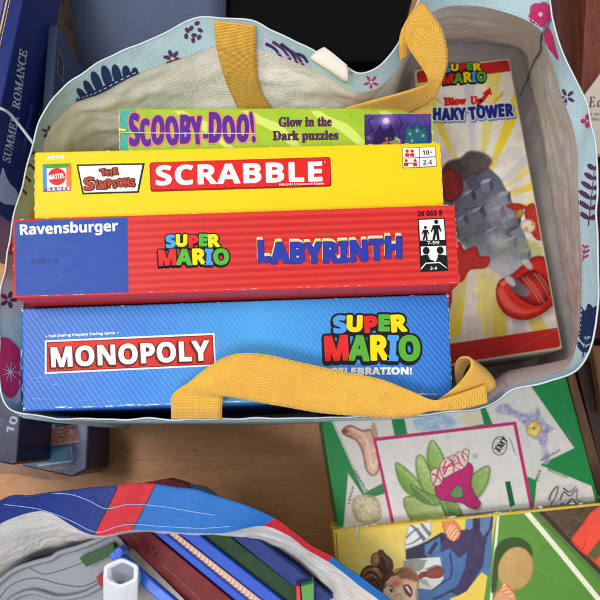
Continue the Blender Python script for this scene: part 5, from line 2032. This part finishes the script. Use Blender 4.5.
# ------------------------------------------------------------------ blue and red bag, lower left
NB = woven('navy woven plastic', (24, 48, 128), (18, 36, 104), 0.0011, 0.55, False, 0.3, 0.0002, 0.2, 0, 0, 22)
RB = woven('red woven plastic', (200, 34, 44), (170, 24, 36), 0.0011, 0.55, False, 0.3, 0.0002, 0.2, 0, 0, 22)
LB = woven('azure woven plastic', (28, 110, 190), (22, 88, 164), 0.0011, 0.55, False, 0.3, 0.0002, 0.2, 0, 0, 22)
LIN2 = woven('creased white lining', (244, 242, 238), (214, 210, 206), 0.0026, 0.4, False, 0.3, 0.0003, 0.5, 0, 0, 26)
ST3 = [
    ((-70, 590, .17), (-60, 600, .16), (-45, 660, .04)),
    ((-40, 530, .18), (-36, 548, .17), (-30, 612, .04)),
    ((0, 501, .19), (0, 524, .18), (14, 596, .04)),
    ((30, 496, .19), (32, 512, .182), (40, 574, .04)),
    ((60, 492, .19), (52, 514, .182), (66, 562, .04)),
    ((118, 486, .195), (94, 536, .188), (104, 543, .04)),
    ((155, 485, .195), (133, 530, .188), (140, 536, .04)),
    ((200, 492, .195), (188, 533, .188), (190, 538, .04)),
    ((240, 505, .195), (222, 533, .188), (225, 541, .04)),
    ((275, 519, .195), (262, 526, .188), (252, 556, .04)),
    ((292, 532, .195), (288, 535, .188), (272, 560, .04)),
    ((310, 546, .195), (306, 549, .188), (292, 570, .04)),
    ((332, 558, .195), (328, 562, .188), (300, 584, .04)),
    ((360, 578, .195), (355, 582, .188), (314, 602, .04)),
    ((392, 603, .195), (386, 607, .188), (328, 630, .04)),
    ((420, 650, .19), (412, 652, .18), (340, 665, .04)),
    ((380, 730, .18), (372, 722, .17), (330, 705, .04)),
    ((160, 780, .18), (160, 770, .17), (160, 740, .04)),
    ((-40, 720, .17), (-30, 712, .16), (-20, 700, .04)),
]


def pick2(s):
    k = int(s)
    return 0 if k < 5 else (1 if k == 5 else (2 if k < 9 else (1 if k < 12 else 2)))


bag2 = thing('tote_bag', 'navy, red and azure striped tote bag with white lining, holding toy tracks', 'tote bag', at(150, 620, 0))
hem2, lin2, R2, H2, C2 = make_bag(bag2, ST3, 14, [NB, RB, LB], pick2, LIN2, [NB, RB, LB], [NB, RB, LB], pick2, wr=0.0016)
HS2 = Curved(hem2)
I = Ink(HS2)
TH = card('pale blue thread', (150, 178, 222), 0.6)
for pts in ([(48, 493), (70, 494), (88, 500), (104, 508), (116, 507), (130, 504), (160, 506), (190, 511), (215, 515)],
            [(4, 504), (40, 509), (70, 520), (92, 531), (104, 531), (118, 526), (134, 524), (160, 526), (200, 528), (230, 526)]):
    I.line(cat_rom(pts, 8), .7, TH, 1)
I.line([(118, 487), (94, 535)], .7, card('seam navy', (20, 24, 60)), 1)
I.line([(155, 486), (133, 529)], .7, card('seam navy', (20, 24, 60)), 1)
I.build('stitching', bag2)

# ------------------------------------------------------------------ toys inside the second bag
GREY = plastic('grey toy plastic', (140, 142, 152), 0.5)
GREYD = plastic('dark grey toy plastic', (84, 86, 96), 0.45)
o = thing('track_piece', 'grey curved toy track piece with a green block on it, lower left', 'toy track', at(50, 590, 0.05))
solid('track_bed', blob((-30, 640), (-20, 600), (10, 572), (34, 562), (50, 558), (60, 552), (80, 546), (100, 538), (112, 532), (128, 552), (112, 580), (108, 640), n=4), 0.115, 0.06, GREY, o, 0.001,
      lift=[0.115] * 48)
I = Ink(horiz(0.115))
I.line(cat_rom([(-4, 604), (10, 586), (34, 578), (60, 584), (84, 586), (104, 576)], 8), 1.2, GREYD, 1)
I.line(cat_rom([(30, 568), (44, 574), (62, 570), (84, 562), (112, 548)], 8), 1.0, GREYD, 1)
I.line(cat_rom([(-10, 640), (10, 606), (34, 594), (56, 606), (62, 640)], 8), 1.2, plastic('light grey line', (150, 152, 160)), 1)
I.build('groove', o)
tube('track_wall', [at(x, y, .118) for x, y in cat_rom([(-20, 600), (10, 573), (34, 563), (50, 559), (60, 553), (80, 547), (100, 539), (112, 533)], 6)], 0.0022, GREY, o)
tube('track_wall', [at(x, y, .118) for x, y in cat_rom([(-14, 640), (4, 606), (30, 592), (58, 598), (84, 594), (106, 582)], 6)], 0.0022, GREY, o)
solid('green_block', [(79, 558), (113, 543), (117, 553), (86, 567)], 0.122, 0.01, plastic('toy green', (38, 78, 40), 0.5), o, 0.0006)
solid('red_block', [(96, 577), (104, 573), (107, 584), (100, 587)], 0.122, 0.01, plastic('toy red', (140, 24, 34), 0.4), o, 0.0006)

o = thing('hex_tube', 'pale grey hollow six-sided plastic post standing at the bottom edge', 'plastic post', at(121, 585, 0.02))


def hexring(cx, cy, z, r, ry, rot=0):
    c = at(cx, cy, z)
    return [c + Vector((math.cos(a) * r, math.sin(a) * ry, 0)) for a in [rot + math.pi / 3 * k + math.pi / 6 for k in range(6)]]


def ringsmooth(P, k=5):
    out = []
    for i in range(len(P)):
        a, b, c = P[i - 1], P[i], P[(i + 1) % len(P)]
        p0, p1 = b.lerp(a, .22), b.lerp(c, .22)
        for j in range(k):
            t = j / (k - 1)
            out.append(p0 * (1 - t) ** 2 + b * 2 * t * (1 - t) + p1 * t * t)
    return out


O1 = ringsmooth(hexring(121, 573, .165, .0152, .0112))
cen = at(121, 573, .165)
out_top = O1
foot = at(119, 720, .02) - cen
low = [p + foot for p in O1]
tb = ringsmooth([cen + (p - cen) * 0.72 for p in hexring(121, 573, .165, .0152, .0112)])
td = [Vector((p.x, p.y - .008, .14)) for p in tb]
rim_ = [p + Vector((0, 0, .0008)) for p in [cen + (p - cen) * 0.88 for p in O1]]
V, F = [], []
rows = [low, out_top, rim_, tb, td]
m_ = len(O1)
for r in rows:
    V += r
for r in range(len(rows) - 1):
    for i in range(m_):
        F.append((r * m_ + i, r * m_ + (i + 1) % m_, (r + 1) * m_ + (i + 1) % m_, (r + 1) * m_ + i))
V.append(sum(td, Vector()) / m_)
for i in range(m_):
    F.append((4 * m_ + i, 4 * m_ + (i + 1) % m_, len(V) - 1))
link_mesh('tube_body', V, F, plastic('pale grey plastic', (214, 216, 226), 0.35), o, smooth=True)

tl = thing('toy_launcher', 'long toy launcher with dark red panel, chevron strip and blue rails in the striped bag', 'toy', at(210, 580, 0.05))
DR = plastic('dark red toy panel', (110, 14, 22), 0.5)
RBL = plastic('toy blue', (32, 78, 190), 0.45)
DBL = plastic('toy dark blue', (20, 44, 116), 0.5)
DG = plastic('toy dark green', (24, 58, 28), 0.55)


def bar(name, a0, a1, b0, b1, z, dep, mat, parent, bev=0.0012):
    """a straight bar between the edge a (upper right side) and the edge b"""
    return solid(name, [a0, a1, b1, b0], z, dep, mat, parent, bev)


bar('red_panel', (136, 520), (252, 616), (112, 528), (216, 632), .12, .03, DR, tl)
bar('rail', (144, 516), (270, 618), (137, 519), (254, 616), .126, .03, RBL, tl)
bar('chevron_strip', (152, 514), (282, 616), (145, 518), (270, 620), .122, .02, plastic('peach strip', (206, 160, 136), 0.4), tl, .0005)
bar('rail', (170, 512), (300, 614), (154, 514), (283, 616), .126, .03, RBL, tl)
bar('green_panel', (196, 510), (318, 604), (172, 514), (300, 616), .12, .03, DG, tl)
bar('rail', (214, 504), (334, 598), (198, 510), (318, 606), .124, .03, DBL, tl)
bar('clip_rail', (116, 549), (212, 632), (108, 556), (200, 638), .135, .008, plastic('bright toy blue', (40, 104, 214), 0.28), tl)
solid('clip_knob', blob((114, 551), (119, 547), (123, 551), (121, 558), (116, 558), n=4), .139, .012, plastic('bright toy blue', (40, 104, 214), 0.28), tl, 0.0008, lift=[.139] * 20)
solid('end_cap', [(296, 586), (300, 586), (302, 612), (297, 612)], .135, .03, plastic('toy bright red', (190, 30, 30), 0.35), tl, .0005)
solid('end_cap', [(301, 586), (314, 583), (314, 612), (303, 612)], .135, .03, plastic('toy bright green', (70, 140, 50), 0.35), tl, .0005)
I = Ink(horiz(.122))
CH = plastic('cream chevron', (236, 206, 186), 0.4)
for k in range(34):
    t = k / 34
    x, y = 149 + (276 - 149) * t, 516 + (618 - 516) * t
    I.poly([(x - 2.6, y + 1.6), (x + 1.2, y + .2), (x + 1.6, y - 3.0), (x + 2.8, y - 2.4), (x + 2.6, y + 1.2), (x - 1.8, y + 2.8)], CH, 1 + .02 * k)
I.build('chevron_print', tl)
I = Ink(horiz(.12))
for x, y in ((148, 546), (156, 553), (153, 549), (146, 552), (160, 560)):
    I.poly(ellipse(x, y, 1.8, 1.4, 30, 10), plastic('hole black', (30, 12, 16)), 1)
I.line([(124, 528), (224, 622)], .8, plastic('panel score', (80, 12, 20)), 1)
I.build('screw_hole', tl)
o = thing('toy_rod', 'thin dark red toy part peeping out above the striped bag rim', 'toy', at(170, 484, 0.1))
solid('rod', [(140, 484), (168, 479), (186, 484), (200, 500), (150, 500)], .14, .02, plastic('toy maroon', (120, 22, 30), 0.4), o, 0.001)
solid('rod_end', [(182, 483), (206, 488), (222, 500), (196, 500)], .135, .01, plastic('toy slate', (60, 84, 120), 0.4), o, 0.001)
